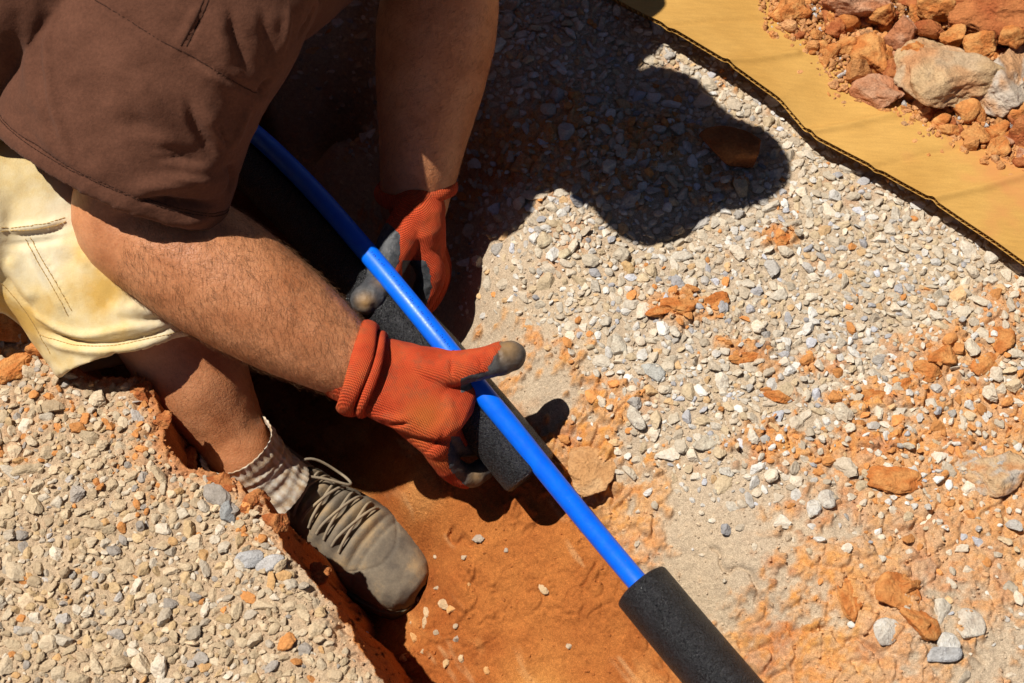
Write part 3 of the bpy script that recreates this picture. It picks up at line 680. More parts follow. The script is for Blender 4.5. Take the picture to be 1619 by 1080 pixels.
PIPE = [(180,60,-.06),(300,132,-.03),(395,205,.005),(450,255,.022),(505,312,.036),(560,375,.046),(601,423,.050),(650,482,.049),(701,545,.043),(760,618,.029),(811,680,.012),(862,744,-.006),(932,830,-.030),(1004,916,-.047),(1075,1000,-.05),(1160,1100,-.052),(1300,1265,-.055)]
pc = catmull(np.array([Z(*q) for q in PIPE]), 10)
def tube_obj(name, C, r, matl, parent=None, n=40, inner=None, slit=None, seed=0):
    """round tube along C; inner radius makes it hollow; slit=(angle, half width) leaves an open groove"""
    T = np.gradient(C, axis=0); T /= np.linalg.norm(T, axis=1)[:, None]; up = np.array([0, 0, 1.0]); V = []
    ang = np.linspace(0, 2 * np.pi, n, endpoint=False) if slit is None else np.linspace(slit[0] + slit[1], slit[0] + 2 * np.pi - slit[1], n)
    for i in range(len(C)):
        a = up - T[i] * (up @ T[i]); a /= np.linalg.norm(a); b_ = np.cross(T[i], a)
        ring = lambda q: C[i] + q * (np.cos(ang)[:, None] * a + np.sin(ang)[:, None] * b_)
        if inner is not None: r_, e_ = r, min(i, len(C) - 1 - i); rr_ = r - (0.0045, 0.0012, 0.0002)[e_] if e_ < 3 else r
        else: rr_ = r
        V.append(ring(r) if inner is None else np.vstack([ring(rr_), ring(inner)[::-1]]))
    m = len(V[0]); F = []
    for i in range(len(C) - 1):
        for j in range(m): F.append((i * m + j, i * m + (j + 1) % m, (i + 1) * m + (j + 1) % m, (i + 1) * m + j))
    V = np.vstack(V); F = np.array(F)
    if inner is None:
        e = []
        for base, s in ((0, 1), ((len(C) - 1) * m, -1)):
            c0 = len(V); V = np.vstack([V, C[0 if base == 0 else -1]])
            e += [(base + j, base + (j + 1) % m, c0, c0)[::s] for j in range(m)]
        me = bpy.data.meshes.new(name); me.from_pydata(V.tolist(), [], [tuple(f) for f in F.tolist()] + [tuple(dict.fromkeys(f)) for f in e])
    else:
        h = m // 2; caps = []
        for base in (0, (len(C) - 1) * m):
            for j in range(h - 1): caps.append((base + j, base + j + 1, base + m - 2 - j, base + m - 1 - j))
            if slit is None: caps.append((base + h - 1, base, base + m - 1, base + h))
        me = bpy.data.meshes.new(name)
        if slit is None: F = np.array([f for f in F.tolist() if not ((f[0] % m == h - 1) or (f[0] % m == m - 1))] + 
                         [(i * m + h - 1, i * m, (i + 1) * m, (i + 1) * m + h - 1) for i in range(len(C) - 1)] + [(i * m + m - 1, i * m + h, (i + 1) * m + h, (i + 1) * m + m - 1) for i in range(len(C) - 1)])
        me.from_pydata(V.tolist(), [], [tuple(f) for f in F.tolist()] + caps)
    me.validate(); me.update()
    bm = bmesh.new(); bm.from_mesh(me); bmesh.ops.recalc_face_normals(bm, faces=bm.faces); bm.to_mesh(me); bm.free()
    me.polygons.foreach_set('use_smooth', [len(p.vertices) == 4 for p in me.polygons]); me.materials.append(matl)
    return link(name, me, parent)
pipe = tube_obj('water_pipe', pc, 0.0104, M_pipe); tag(pipe, 'long bright blue plastic water pipe running diagonally above the trench', 'pipe')
rk = np.random.default_rng(3); inkV = []; inkF = []; Tp = np.gradient(pc, axis=0); Tp /= np.linalg.norm(Tp, axis=1)[:, None]
Lp_ = np.concatenate([[0], np.cumsum(np.linalg.norm(np.diff(pc, axis=0), axis=1))]); s_a = np.interp(topx(pc)[:, 1].searchsorted(408), np.arange(len(pc)), Lp_); s_b = np.interp(topx(pc)[:, 1].searchsorted(560), np.arange(len(pc)), Lp_)
def on_pipe(s, a, r):
    c = np.array([np.interp(s, Lp_, pc[:, k]) for k in range(3)]); t_ = np.array([np.interp(s, Lp_, Tp[:, k]) for k in range(3)]); t_ /= np.linalg.norm(t_); u_ = np.array([0, 0, 1.0]); u_ = u_ - t_ * (u_ @ t_); u_ /= np.linalg.norm(u_); return c + r * (math.cos(a) * u_ + math.sin(a) * np.cross(t_, u_))
s_ = s_a
while s_ < s_b:
    if rk.uniform() < .72:
        for _ in range(rk.integers(2, 4)):
            a0 = -0.15 + rk.uniform(-.13, .13); L1, W1 = (rk.uniform(.0010, .0018), .05) if rk.uniform() < .5 else (.0004, rk.uniform(.10, .22)); q0 = s_ + rk.uniform(0, .0008); b0 = len(inkV)
            for dr in (.01035, .01046):
                for da in (0, W1): inkV += [on_pipe(q0, a0 + da, dr), on_pipe(q0 + L1, a0 + da, dr)]
            inkF += [(b0 + 4, b0 + 5, b0 + 7, b0 + 6), (b0, b0 + 2, b0 + 3, b0 + 1), (b0, b0 + 1, b0 + 5, b0 + 4), (b0 + 2, b0 + 6, b0 + 7, b0 + 3), (b0, b0 + 4, b0 + 6, b0 + 2), (b0 + 1, b0 + 3, b0 + 7, b0 + 5)]
    s_ += .0028
mesh_np('printed_marks', inkV, inkF, M_ink, pipe, smooth=False)
def dense(C, k): 
    t = np.linspace(0, len(C) - 1, k); return np.stack([np.interp(t, np.arange(len(C)), C[:, a]) for a in range(3)], 1)
FO = [(150,120,-.10),(260,215,-.075),(360,295,-.052),(440,365,-.035),(520,440,-.018),(560,452,-.012)]
# held sleeve: runs left of and under the pipe, its slit open towards the pipe
FOAM = [(240,160,-.07),(330,215,-.045),(400,262,-.025),(462,322,-.012),(520,384,.0),(572,440,.008),(627,505,.012),(680,560,.010),(733,622,.0),(786,684,-.014),(841,751,-.029)]
fc = dense(catmull(np.array([Z(*q) for q in FOAM]), 10), 220)
held = tube_obj('foam_sleeve', fc, 0.0300, M_foam, inner=0.0105, n=56, slit=(R(-14), R(7.0)))
tag(held, 'slit black foam pipe sleeve held in both gloved hands under the blue pipe', 'foam sleeve')
fc2 = [(1012,924,-.050),(1075,1000,-.052),(1160,1100,-.054),(1300,1265,-.057)]
fitted = tube_obj('foam_sleeve', dense(catmull(np.array([Z(*q) for q in fc2]), 10), 120), 0.0290, M_foam, inner=0.0100, n=56, slit=(R(150), R(1.3)))
tag(fitted, 'black foam sleeve already fitted round the pipe at the bottom of the picture', 'foam sleeve')

# ------------------------------------------------------------------ the worker
def m_skin():
    m, t, b = mat('skin', (0.42, 0.17, 0.075), 0.48, 0.4)
    n1 = noise_n(t, 22, 5, 0.6); n2 = noise_n(t, 260, 4, 0.65); v = node(t, 'ShaderNodeTexVoronoi'); v.inputs['Scale'].default_value = 520; t.links.new(t.nodes['TC'].outputs['Object'], v.inputs['Vector'])
    c = ramp(t, n1.outputs[0], [(0.3, (0.40, 0.145, 0.056)), (0.5, (0.50, 0.205, 0.088)), (0.72, (0.56, 0.25, 0.118))]).outputs[0]
    c = mixc(t, 0.30, c, ramp(t, n2.outputs[0], [(0.35, (0.36, 0.33, 0.32)), (0.65, (0.62, 0.62, 0.62))]).outputs[0], 'OVERLAY')
    t.links.new(c, b.inputs['Base Color']); b.inputs['Subsurface Weight'].default_value = 0.12; b.inputs['Subsurface Radius'].default_value = (0.008, 0.003, 0.0015); b.inputs['Subsurface Scale'].default_value = 1.0
    p = bump(t, b, n2.outputs[0], 0.35, 0.0015); bump(t, b, v.outputs['Distance'], 0.30, 0.0006, p); return m
def m_cloth(name, c1, c2, weave=900, rough=0.9, folds=0.35):
    m, t, b = mat(name, c1, rough, 0.15)
    n1 = noise_n(t, 9, 5, 0.65); n2 = noise_n(t, weave, 3, 0.7); n3 = noise_n(t, 45, 4, 0.6)
    c = ramp(t, n1.outputs[0], [(0.35, c1), (0.65, c2)]).outputs[0]
    n4 = noise_n(t, 330, 4, 0.75); c = mixc(t, 0.5, c, ramp(t, n4.outputs[0], [(0.3, (0.30, 0.30, 0.30)), (0.7, (0.70, 0.70, 0.70))]).outputs[0], 'OVERLAY')
    t.links.new(c, b.inputs['Base Color']); b.inputs['Sheen Weight'].default_value = 0.04; b.inputs['Sheen Roughness'].default_value = 0.5
    p = bump(t, b, n3.outputs[0], folds, 0.004); bump(t, b, n2.outputs[0], 0.45, 0.0008, p); return m
M_skin = m_skin()
M_shirt = m_cloth('brown_jersey', (0.088, 0.034, 0.019), (0.128, 0.052, 0.030), weave=600)
def m_shorts():
    m, t, b = mat('tie_dyed_canvas', rough=0.9, spec=0.15)
    n1 = noise_n(t, 11, 5, 0.6); n2 = noise_n(t, 800, 3, 0.7); n3 = noise_n(t, 60, 4, 0.6)
    c = ramp(t, n1.outputs[0], [(0.36, (0.72, 0.62, 0.42)), (0.50, (0.68, 0.52, 0.26)), (0.64, (0.60, 0.37, 0.10))]).outputs[0]
    c = mixc(t, 0.3, c, ramp(t, n2.outputs[0], [(0.3, (0.38, 0.38, 0.38)), (0.7, (0.62, 0.62, 0.62))]).outputs[0], 'OVERLAY')
    t.links.new(c, b.inputs['Base Color']); p = bump(t, b, n3.outputs[0], 0.3, 0.003); bump(t, b, n2.outputs[0], 0.4, 0.0008, p); return m
M_shorts = m_shorts()
def m_glove():
    m, t, b = mat('knit_glove', rough=0.85, spec=0.2)
    at = attr(t, 'coat'); uv = attr(t, 'knit')   # knit: vector of hand aligned coordinates
    mp = node(t, 'ShaderNodeMapping'); t.links.new(uv.outputs['Vector'], mp.inputs[0])
    w1 = node(t, 'ShaderNodeTexWave', wave_type='BANDS', bands_direction='X'); w1.inputs['Scale'].default_value = 210; w1.inputs['Distortion'].default_value = 0.6
    w2 = node(t, 'ShaderNodeTexWave', wave_type='BANDS', bands_direction='Y'); w2.inputs['Scale'].default_value = 175; w2.inputs['Distortion'].default_value = 0.6
    for q in (w1, w2): t.links.new(mp.outputs[0], q.inputs['Vector'])
    knit = math_n(t, 'MULTIPLY', w1.outputs['Fac'], w2.outputs['Fac'])
    n1 = noise_n(t, 26, 4, 0.6); n2 = noise_n(t, 420, 4, 0.65); n4 = noise_n(t, 130, 5, 0.7)
    org = ramp(t, n1.outputs[0], [(0.32, (0.50, 0.052, 0.014)), (0.52, (0.64, 0.092, 0.028)), (0.70, (0.66, 0.13, 0.035))]).outputs[0]
    org = mixc(t, 0.5, org, ramp(t, knit, [(0.0, (0.12, 0.09, 0.09)), (0.5, (0.62, 0.62, 0.62))]).outputs[0], 'OVERLAY')
    dn = noise_n(t, 75, 6, 0.75); org = mixc(t, ramp(t, dn.outputs[0], [(0.50, (0, 0, 0)), (0.78, (0.75, 0.75, 0.75))]).outputs[0], org, (0.20, 0.085, 0.04))
    st = attr(t, 'stain'); org = mixc(t, st.outputs['Fac'], org, mixc(t, 0.5, (0.52, 0.20, 0.03), org))
    gr = ramp(t, n4.outputs[0], [(0.35, (0.035, 0.038, 0.042)), (0.6, (0.075, 0.075, 0.078)), (0.8, (0.14, 0.125, 0.10))]).outputs[0]
    mud = attr(t, 'mud'); gr = mixc(t, mud.outputs['Fac'], gr, (0.36, 0.21, 0.085))
    ce = math_n(t, 'ADD', at.outputs['Fac'], math_n(t, 'MULTIPLY', math_n(t, 'SUBTRACT', n4.outputs[0], 0.5), 1.3))
    cr = ramp(t, ce, [(0.48, (0, 0, 0)), (0.52, (1, 1, 1))]).outputs[0]
    t.links.new(mixc(t, cr, org, gr), b.inputs['Base Color'])
    rr = node(t, 'ShaderNodeMapRange'); t.links.new(cr, rr.inputs[0]); rr.inputs[3].default_value = 0.9; rr.inputs[4].default_value = 0.42; t.links.new(rr.outputs[0], b.inputs['Roughness'])
    hgt = mixc(t, cr, knit, n4.outputs[0]); p = bump(t, b, hgt, 0.8, 0.0016); bump(t, b, n2.outputs[0], 0.3, 0.0006, p); return m
M_glove = m_glove()

person = empty('person', tuple(Z(500, 860, -0.24)))
tag(person, 'worker in brown shirt, tie-dyed yellow shorts and orange gloves bending over the trench', 'person')
# joints (world)
RS = D(290, -90, 1.28); RE = D(205, 345, 1.365); RW = D(578, 590, 1.375)
LW = D(655, 318, 1.495); LE = D(703, -45, 1.42); LS = np.array([-0.10, 1.20, 0.40])
CH = np.array([-0.28, 1.09, 0.33]); HIP = np.array([-0.74, 1.02, 0.27]); RH = np.array([-0.68, 0.92, 0.14]); LH = np.array([-0.70, 1.12, 0.22])
RK = D(240, 480, 1.45); RA = D(388, 726, 1.50); HEAD = np.array([-0.078, 1.005, 0.45])
LK = np.array([-0.46, 1.24, 0.02]); LA = np.array([-0.54, 1.22, -0.22])
def lerp(a, b, t): return a * (1 - t) + b * t
bd = Acc()
tube(bd, [HIP, lerp(HIP, CH, .5) + [0, 0, .03], CH, CH + [.06, 0, .0]], [(.10, .15), (.10, .14), (.11, .17), (.08, .12)], hint=(0, 0, 1), n=28)
tube(bd, [CH, RS, lerp(RS, RE, .35), lerp(RS, RE, .75), RE], [.07, .064, .056, .052, .052], n=24)
tube(bd, [lerp(RE, RS, .12), RE, lerp(RE, RW, .18), lerp(RE, RW, .40), lerp(RE, RW, .68), lerp(RE, RW, .9), lerp(RE, RW, 1.0)], [.052, .055, .0615, .0625, .0535, .0395, (.029, .032)], n=32)
tube(bd, [CH, LS, lerp(LS, LE, .4), LE], [.07, .062, .054, .049], n=24)
tube(bd, [lerp(LE, LS, .1), LE, lerp(LE, LW, .22), lerp(LE, LW, .48), lerp(LE, LW, .75), lerp(LE, LW, 1.02)], [.053, .055, .061, .056, .045, .036], n=28)
tube(bd, [HIP, RH, lerp(RH, RK, .5), RK], [.10, .09, .075, .060], n=24)
tube(bd, [lerp(RK, RH, .1), RK, lerp(RK, RA, .25), lerp(RK, RA, .5), lerp(RK, RA, .8), RA, RA + [.02, -.02, -.05]], [.058, .058, .055, .0535, .040, .036, .034], n=28)
tube(bd, [HIP, LH, lerp(LH, LK, .5), LK], [.10, .09, .075, .060], n=24)
tube(bd, [LK, lerp(LK, LA, .35), lerp(LK, LA, .8), LA, LA + [.03, 0, -.04]], [.056, .054, .040, .036, .034], n=24)
tube(bd, [CH + [.02, 0, .03], lerp(CH, HEAD, .5), HEAD], [.065, .058, .07], n=24)
HD = np.array([0.80, -0.20, -0.56]); HD /= np.linalg.norm(HD)          # where the face looks
HU = np.array([0.55, -0.10, 0.82]); HU -= HD * (HU @ HD); HU /= np.linalg.norm(HU); HR = np.cross(HD, HU)
tube(bd, [HEAD - HU * .06 + HD * .03, HEAD + HU * .0, HEAD + HU * .06], [(.075, .062), (.092, .075), (.08, .068)], hint=HD, n=28)
tube(bd, [HEAD - HU * .07 + HD * .03, HEAD - HU * .10 + HD * .05], [(.055, .05), (.03, .03)], hint=HD, n=20)   # jaw, chin
tube(bd, [HEAD + HU * .02 + HD * .09, HEAD - HU * .02 + HD * .115], [.009, .014], n=12)                            # nose
for s in (-1, 1):
    tube(bd, [HEAD + HR * s * .076 + HU * .015, HEAD + HR * s * .080 - HU * .03], [(.020, .009), (.012, .007)], hint=HD, n=12)
body_me = remesh(bd.mesh(), 0.004, 6)
V = coords(body_me); N_ = normals(body_me)
# muscle and vein relief on the forearm
V += N_ * (0.0012 * fbm(V, 0.06, 3, 301) + 0.0005 * fbm(V, 0.015, 2, 303))[:, None]
# crease inside the elbow
body_me.name = 'body'; setco(body_me, V); body_me.materials.append(M_skin); body_me.polygons.foreach_set('use_smooth', [True] * len(body_me.polygons))
body = link('body', body_me, person); body.matrix_parent_inverse = Matrix.Identity(4)
PL = np.array(person.location)
def child(o, parent=person):
    """meshes are modelled in world space: keep them there under a moved parent"""
    o.parent = parent; return o
body.location = -PL

# arm and leg hair: thin tapered strands
def m_hair():
    m, t, b = mat('body_hair', (0.20, 0.09, 0.036), 0.4, 0.4); return m
M_hair = m_hair()
def hair(name, A, B, rad_max, n_, L0, seed, flow, parent, tmin=0.0, tmax=1.0, thick=0.00008):
    r = np.random.default_rng(seed); me = body_me; P = coords(me); Nn = normals(me)
    ab = B - A; t = (P - A) @ ab / (ab @ ab); d = np.linalg.norm(P - (A + t[:, None] * ab), axis=1)
    vis = ((np.array([0, 0, H]) - P) * Nn).sum(1) > -0.35
    cand = np.where((t > tmin) & (t < tmax) & (d < rad_max) & vis)[0]; 
    if len(cand) == 0: return None
    k = r.choice(cand, n_); base = P[k] + r.normal(0, 0.0016, (n_, 3)); nn_ = Nn[k]; base = base - nn_ * ((base - P[k]) * nn_).sum(1)[:, None] - nn_ * 0.0003
    axis_ = ab / np.linalg.norm(ab); side = np.cross(axis_, nn_)
    fl = axis_ * flow[0] + side * (flow[1] + r.normal(0, 0.55, (n_, 1))) + nn_ * r.uniform(0.15, 0.55, (n_, 1)); fl /= np.linalg.norm(fl, axis=1)[:, None]
    ln = L0 * r.uniform(0.5, 1.25, n_)[:, None]; bend = side * r.normal(0, 0.25, (n_, 1)) - nn_ * 0.45
    pts = []
    for s in (0, .33, .66, 1.0): pts.append(base + fl * ln * s + bend * ln * s * s)
    pts = np.stack(pts, 1); sd = np.cross(fl, nn_); sd /= np.linalg.norm(sd, axis=1)[:, None] + 1e-9; up_ = nn_
    VV = []; ths = (1.0, .85, .6, .15)
    for q in range(4):
        w_ = thick * ths[q]
        VV += [pts[:, q] + sd * w_, pts[:, q] - sd * w_ * .5 + up_ * w_ * .87, pts[:, q] - sd * w_ * .5 - up_ * w_ * .87]
    VV = np.stack(VV, 1).reshape(-1, 3); off_ = np.arange(n_)[:, None, None] * 12; f = []
    for q in range(3):
        for j in range(3): f.append((q * 3 + j, q * 3 + (j + 1) % 3, q * 3 + 3 + (j + 1) % 3, q * 3 + 3 + j))
    F_ = (np.array(f)[None] + off_).reshape(-1, 4)
    o = mesh_np(name, VV, F_, M_hair, parent); o.location = -PL; return o
hair('arm_hair', RE, RW, 0.078, 8500, 0.014, 1, (0.45, 0.6), person, 0.08, 0.95)
hair('arm_hair', LE, LW, 0.07, 2200, 0.011, 2, (0.6, 0.5), person, 0.1, 0.95)
hair('leg_hair', RK, RA, 0.07, 700, 0.010, 3, (0.8, 0.2), person, 0.2, 0.85)

# ---- gloves
def glove(name, bones, voxel, dorsal, axis_dir, coat_fn, mud_pts, stain_pts, parent, smooth=13, creases=()):
    a = Acc()
    for pts, rad, hint in bones: tube(a, pts, rad, hint=hint, n=22, sub=5)
    me = remesh(a.mesh(), voxel, smooth); V = coords(me); Nn = normals(me)
    V += Nn * (0.0006 * fbm(V, 0.012, 3, 311))[:, None]
    coat = coat_fn(V, Nn)
    # wrinkles in the rubber coating and at the knuckles
    V += Nn * (coat[:, None] > 0.5) * (0.0011 * fbm(V * np.array([1, 1, 1]), 0.010, 2, 313))[:, None]
    setco(me, V); setval(me, coat, 'coat')
    mud = np.zeros(len(V)); st = np.zeros(len(V))
    for c, r_, s in mud_pts: mud = np.maximum(mud, s * np.exp(-((V - c) ** 2).sum(1) / (r_ * r_)))
    for c, r_, s in stain_pts: st = np.maximum(st, s * np.exp(-((V - c) ** 2).sum(1) / (r_ * r_)))
    mud = np.clip(mud * (0.6 + 0.8 * (0.5 + 0.5 * fbm(V, 0.008, 3, 317))), 0, 1); setval(me, mud, 'mud'); setval(me, st, 'stain')
    if name == 'glove' and creases:
        bvg = bvh_of(me)
        for pl, wd, am in creases:
            P3 = [ray_px(bvg, *q) for q in pl]; P3 = [q for q in P3 if q is not None]
            if len(P3) < 2: continue
            dd_, _, pr = polydist(V, catmull(np.array(P3), 6)); V += Nn * (am * np.exp(-(dd_ / wd) ** 2) * np.clip(np.minimum(pr, pr.max() - pr) / (.3 * pr.max() + 1e-6), .1, 1))[:, None]
        setco(me, V)
    x = axis_dir / np.linalg.norm(axis_dir); y = np.cross(dorsal, x); y /= np.linalg.norm(y)
    kn = me.attributes.new('knit', 'FLOAT_VECTOR', 'POINT'); kv = np.stack([V @ x, V @ y, np.zeros(len(V))], 1).astype(np.float32); kn.data.foreach_set('vector', kv.ravel())
    me.materials.append(M_glove); me.polygons.foreach_set('use_smooth', [True] * len(me.polygons)); me.name = name
    o = link(name, me, parent); o.location = -PL; return o
def nseg(V, A, B):
    ab = B - A; t = np.clip((V - A) @ ab / (ab @ ab), 0, 1); return np.linalg.norm(V - A - t[:, None] * ab, axis=1), t
up = np.array([0, 0, 1.0]); camd = np.array([0, -0.5, 0.866])
W0 = Z(578, 588, .042)
mcI, mcM, mcR, mcP = Z(703, 597, .038), Z(706, 634, .033), Z(701, 670, .024), Z(690, 703, .010)
fI = [mcI - up * .006, Z(727, 626, -.006), Z(748, 628, -.040), Z(768, 618, -.052)]
fM = [mcM - up * .006, Z(727, 660, -.010), Z(756, 664, -.048), Z(780, 655, -.062)]
fR = [mcR - up * .006, Z(718, 700, -.014), Z(748, 702, -.052), Z(776, 694, -.066)]
fP = [mcP - up * .004, Z(703, 728, -.012), Z(722, 748, -.034), Z(745, 752, -.044), Z(764, 741, -.046)]
tC = Z(640, 578, .046); tM = Z(716, 583, .056); tI = Z(768, 573, .066); tT = Z(808, 563, .064)
bonesR = [([lerp(W0, mcM, -.20), W0, lerp(W0, mcM, .35), lerp(W0, mcM, .75), lerp(W0, mcM, .97)], [(.034, .037), (.034, .0385), (.029, .044), (.0225, .046), (.017, .044)], up),
          ([lerp(W0, mcI, .25), lerp(W0, mcI, .6), mcI], [.022, .0195, .0165], up), ([lerp(W0, mcM, .3), lerp(W0, mcM, .65), mcM], [.024, .020, .0165], up),
          ([lerp(W0, mcR, .3), lerp(W0, mcR, .65), mcR], [.024, .020, .016], up), ([lerp(W0, mcP, .3), lerp(W0, mcP, .65), mcP], [.023, .019, .0155], up),
          (fI, [.0155, .0140, .0125, .0110], up), (fM, [.0155, .0140, .0125, .0110], up), (fR, [.015, .0135, .0125, .0110], up), (fP, [.0150, .0138, .0130, .0125, .0115], up),
          ([tC, lerp(tC, tM, .6), tM, tI, lerp(tI, tT, .6), tT], [.0205, .0195, .0178, .0155, .0168, .0148], up),
          ([Z(680, 615, .040), Z(712, 596, .044), Z(726, 592, .050)], [.018, .015, .012], up)]
def coatR(V, Nn):
    p = topx(V); c = np.zeros(len(V)); dT, tT_ = nseg(V, tM, tT); near = (dT < .024) & (p[:, 0] > 728)
    lowside = p[:, 1] - np.interp(p[:, 0], [728, 745, 768, 812, 840], [598, 592, 588, 566, 560])
    c = np.where(near, np.clip(0.5 + (p[:, 0] - 772 + 0.6 * (lowside)) / 26, 0, 1), c)
    c = np.where(near & (lowside > 0), np.maximum(c, np.clip(0.5 + lowside / 10, 0, 1)), c)
    top = (V[:, 2] < .052) & (p[:, 1] < 560) & (p[:, 0] > 690) & (p[:, 0] < 760); c = np.where(top, np.maximum(c, 0.75), c)
    pal = Nn @ camd < -0.25; c = np.where(pal & (p[:, 0] > 640), 0.9, c)
    dP = np.minimum(np.minimum(nseg(V, fP[2], fP[4])[0], nseg(V, fP[1], fP[2])[0]), nseg(V, fP[0], fP[1])[0]); d3 = (dP < .024) & (p[:, 0] > 700)
    ed_ = p[:, 0] - np.interp(p[:, 1], [680, 700, 720, 740, 755, 775], [714, 712, 708, 710, 722, 744])
    c = np.where(d3 & (p[:, 1] > 690), np.maximum(c, np.clip(0.5 + ed_ / 10, 0, 1)), c)
    for f in (fI, fM, fR):
        d_, _ = nseg(V, f[1], f[3]); c = np.where((d_ < .018) & (V[:, 2] < -.012), 0.95, c)
    return c
gR = glove('glove', bonesR, 0.00125, up, mcM - W0, coatR, [(Z(800, 553, .075), .012, .9), (Z(752, 755, -.035), .010, .6), (Z(735, 735, -.01), .008, .5)], [(Z(672, 660, .05), .018, .9), (Z(655, 690, .03), .02, .4), (Z(700, 725, .0), .014, .7)], person, creases=[([(590,668),(615,672),(648,670)], .0022, -.0035), ([(585,655),(620,662),(655,660)], .004, .0022), ([(716,556),(713,580),(716,606)], .0018, -.0028), ([(672,716),(690,700),(702,684)], .0022, -.003), ([(612,545),(622,575),(618,600)], .004, -.0015), ([(755,560),(760,572),(760,585)], .002, -.0016), ([(700,620),(712,640),(716,665)], .004, .0015), ([(604,690),(612,676),(622,650)], .003, -.0018), ([(640,560),(680,566),(706,566)], .004, -.0016), ([(785,548),(790,562),(790,575)], .002, -.0018)])
gR['label'] = 'orange knitted glove with grey rubber palm, thumb stretched over the pipe'
def ring_tube(name, C0, ax, ra, rb, hint, r, parent, tilt=None, n=64, wob=0.0008, sq=1.0):
    """a rolled cuff: torus like roll around a wrist"""
    ax = ax / np.linalg.norm(ax); h = hint - ax * (hint @ ax); h /= np.linalg.norm(h); s = np.cross(ax, h); V = []; m = 14
    for i in range(n):
        a = 2 * np.pi * i / n; rad = math.cos(a) * h * ra + math.sin(a) * s * rb; c = C0 + rad + ax * (0.003 * math.sin(a * 2 + 1) + (tilt or 0) * math.sin(a)); e = rad / np.linalg.norm(rad)
        rr = r * (1 + 0.12 * math.sin(3 * a + 1))
        for j in range(m):
            b = 2 * np.pi * j / m; V.append(c + e * math.cos(b) * rr * 0.85 + ax * math.sin(b) * rr * sq)
    F = [(i * m + j, i * m + (j + 1) % m, ((i + 1) % n) * m + (j + 1) % m, ((i + 1) % n) * m + j) for i in range(n) for j in range(m)]
    V = np.array(V); o = mesh_np(name, V, np.array(F), M_glove, parent)
    for k, v in (('coat', 0), ('mud', 0), ('stain', 0)): setval(o.data, np.full(len(V), float(v)), k)
    x = ax; y = s; kn = o.data.attributes.new('knit', 'FLOAT_VECTOR', 'POINT'); kn.data.foreach_set('vector', np.stack([V @ x, V @ y, 0 * V[:, 0]], 1).astype(np.float32).ravel())
    return o
axR = mcM - W0
ring_tube('cuff', Z(571, 583, .047), axR, .0405, .0435, up, .0060, gR, tilt=0.004, sq=1.6)
ring_tube('cuff_fold', Z(592, 593, .045), axR, .0355, .0405, up, .0050, gR, tilt=0.004)

# left glove (far hand, pinching the sleeve)
Wl = Z(656, 318, .060); kI, kM, kR = Z(668, 398, .020), Z(676, 392, .0), Z(680, 385, -.02)
bonesL = [([lerp(LW, LE, .10), lerp(LW, LE, .02), lerp(Wl, kM, .4), lerp(Wl, kM, .8)], [(.031, .031), (.036, .034), (.034, .027), (.031, .022)], (0, -.7, .7)),
          ([lerp(Wl, kI, .3), kI], [.023, .0165], up), ([lerp(Wl, kM, .3), kM], [.022, .016], up), ([lerp(Wl, kR, .3), kR], [.021, .016], up),
          ([kI, Z(681, 436, .0), Z(664, 478, -.028), Z(648, 500, -.045)], [.0168, .0155, .0135, .012], up),
          ([kM, Z(690, 432, -.022), Z(680, 470, -.050), Z(660, 492, -.062)], [.016, .0145, .013, .0115], up),
          ([kR, Z(694, 420, -.045), Z(690, 455, -.070), Z(672, 478, -.080)], [.0155, .014, .0125, .011], up),
          ([lerp(Wl, kI, .30) + [-.006, 0, 0], Z(630, 382, .040), Z(612, 420, .034), Z(603, 448, .030), Z(590, 468, .034), Z(578, 475, .036)], [.020, .0205, .0185, .0175, .0178, .0155], up)]
def coatL(V, Nn):
    p = topx(V); c = np.zeros(len(V))
    e1 = np.interp(p[:, 1], [340, 360, 372, 390, 415, 440, 470], [600, 622, 633, 633, 630, 618, 640]); c = np.clip(0.5 + (e1 - p[:, 0]) / 8, 0, 1) * (p[:, 1] > 352)
    c = np.where((p[:, 1] > 436) & (p[:, 0] < 640), 0.95, c)
    f = (p[:, 1] > 412) & (p[:, 0] > 636); e2 = np.interp(p[:, 1], [412, 425, 460, 500], [672, 680, 682, 668]); c = np.where(f, np.clip(0.5 + (e2 - p[:, 0]) / 8, 0, 1), c)
    return c
gL = glove('glove', bonesL, 0.00125, np.array([0.6, -0.5, 0.6]), kM - Wl, coatL, [(Z(577, 478, .045), .008, .9), (Z(600, 452, .045), .007, .5)], [], person)
gL['label'] = 'orange and grey glove half in shade, thumb pressing on the foam sleeve'
ring_tube('cuff', lerp(LW, LE, .04), LW - LE, .0385, .0385, np.array([0, -.7, .7]), .0058, gL, tilt=0.008, sq=1.4)

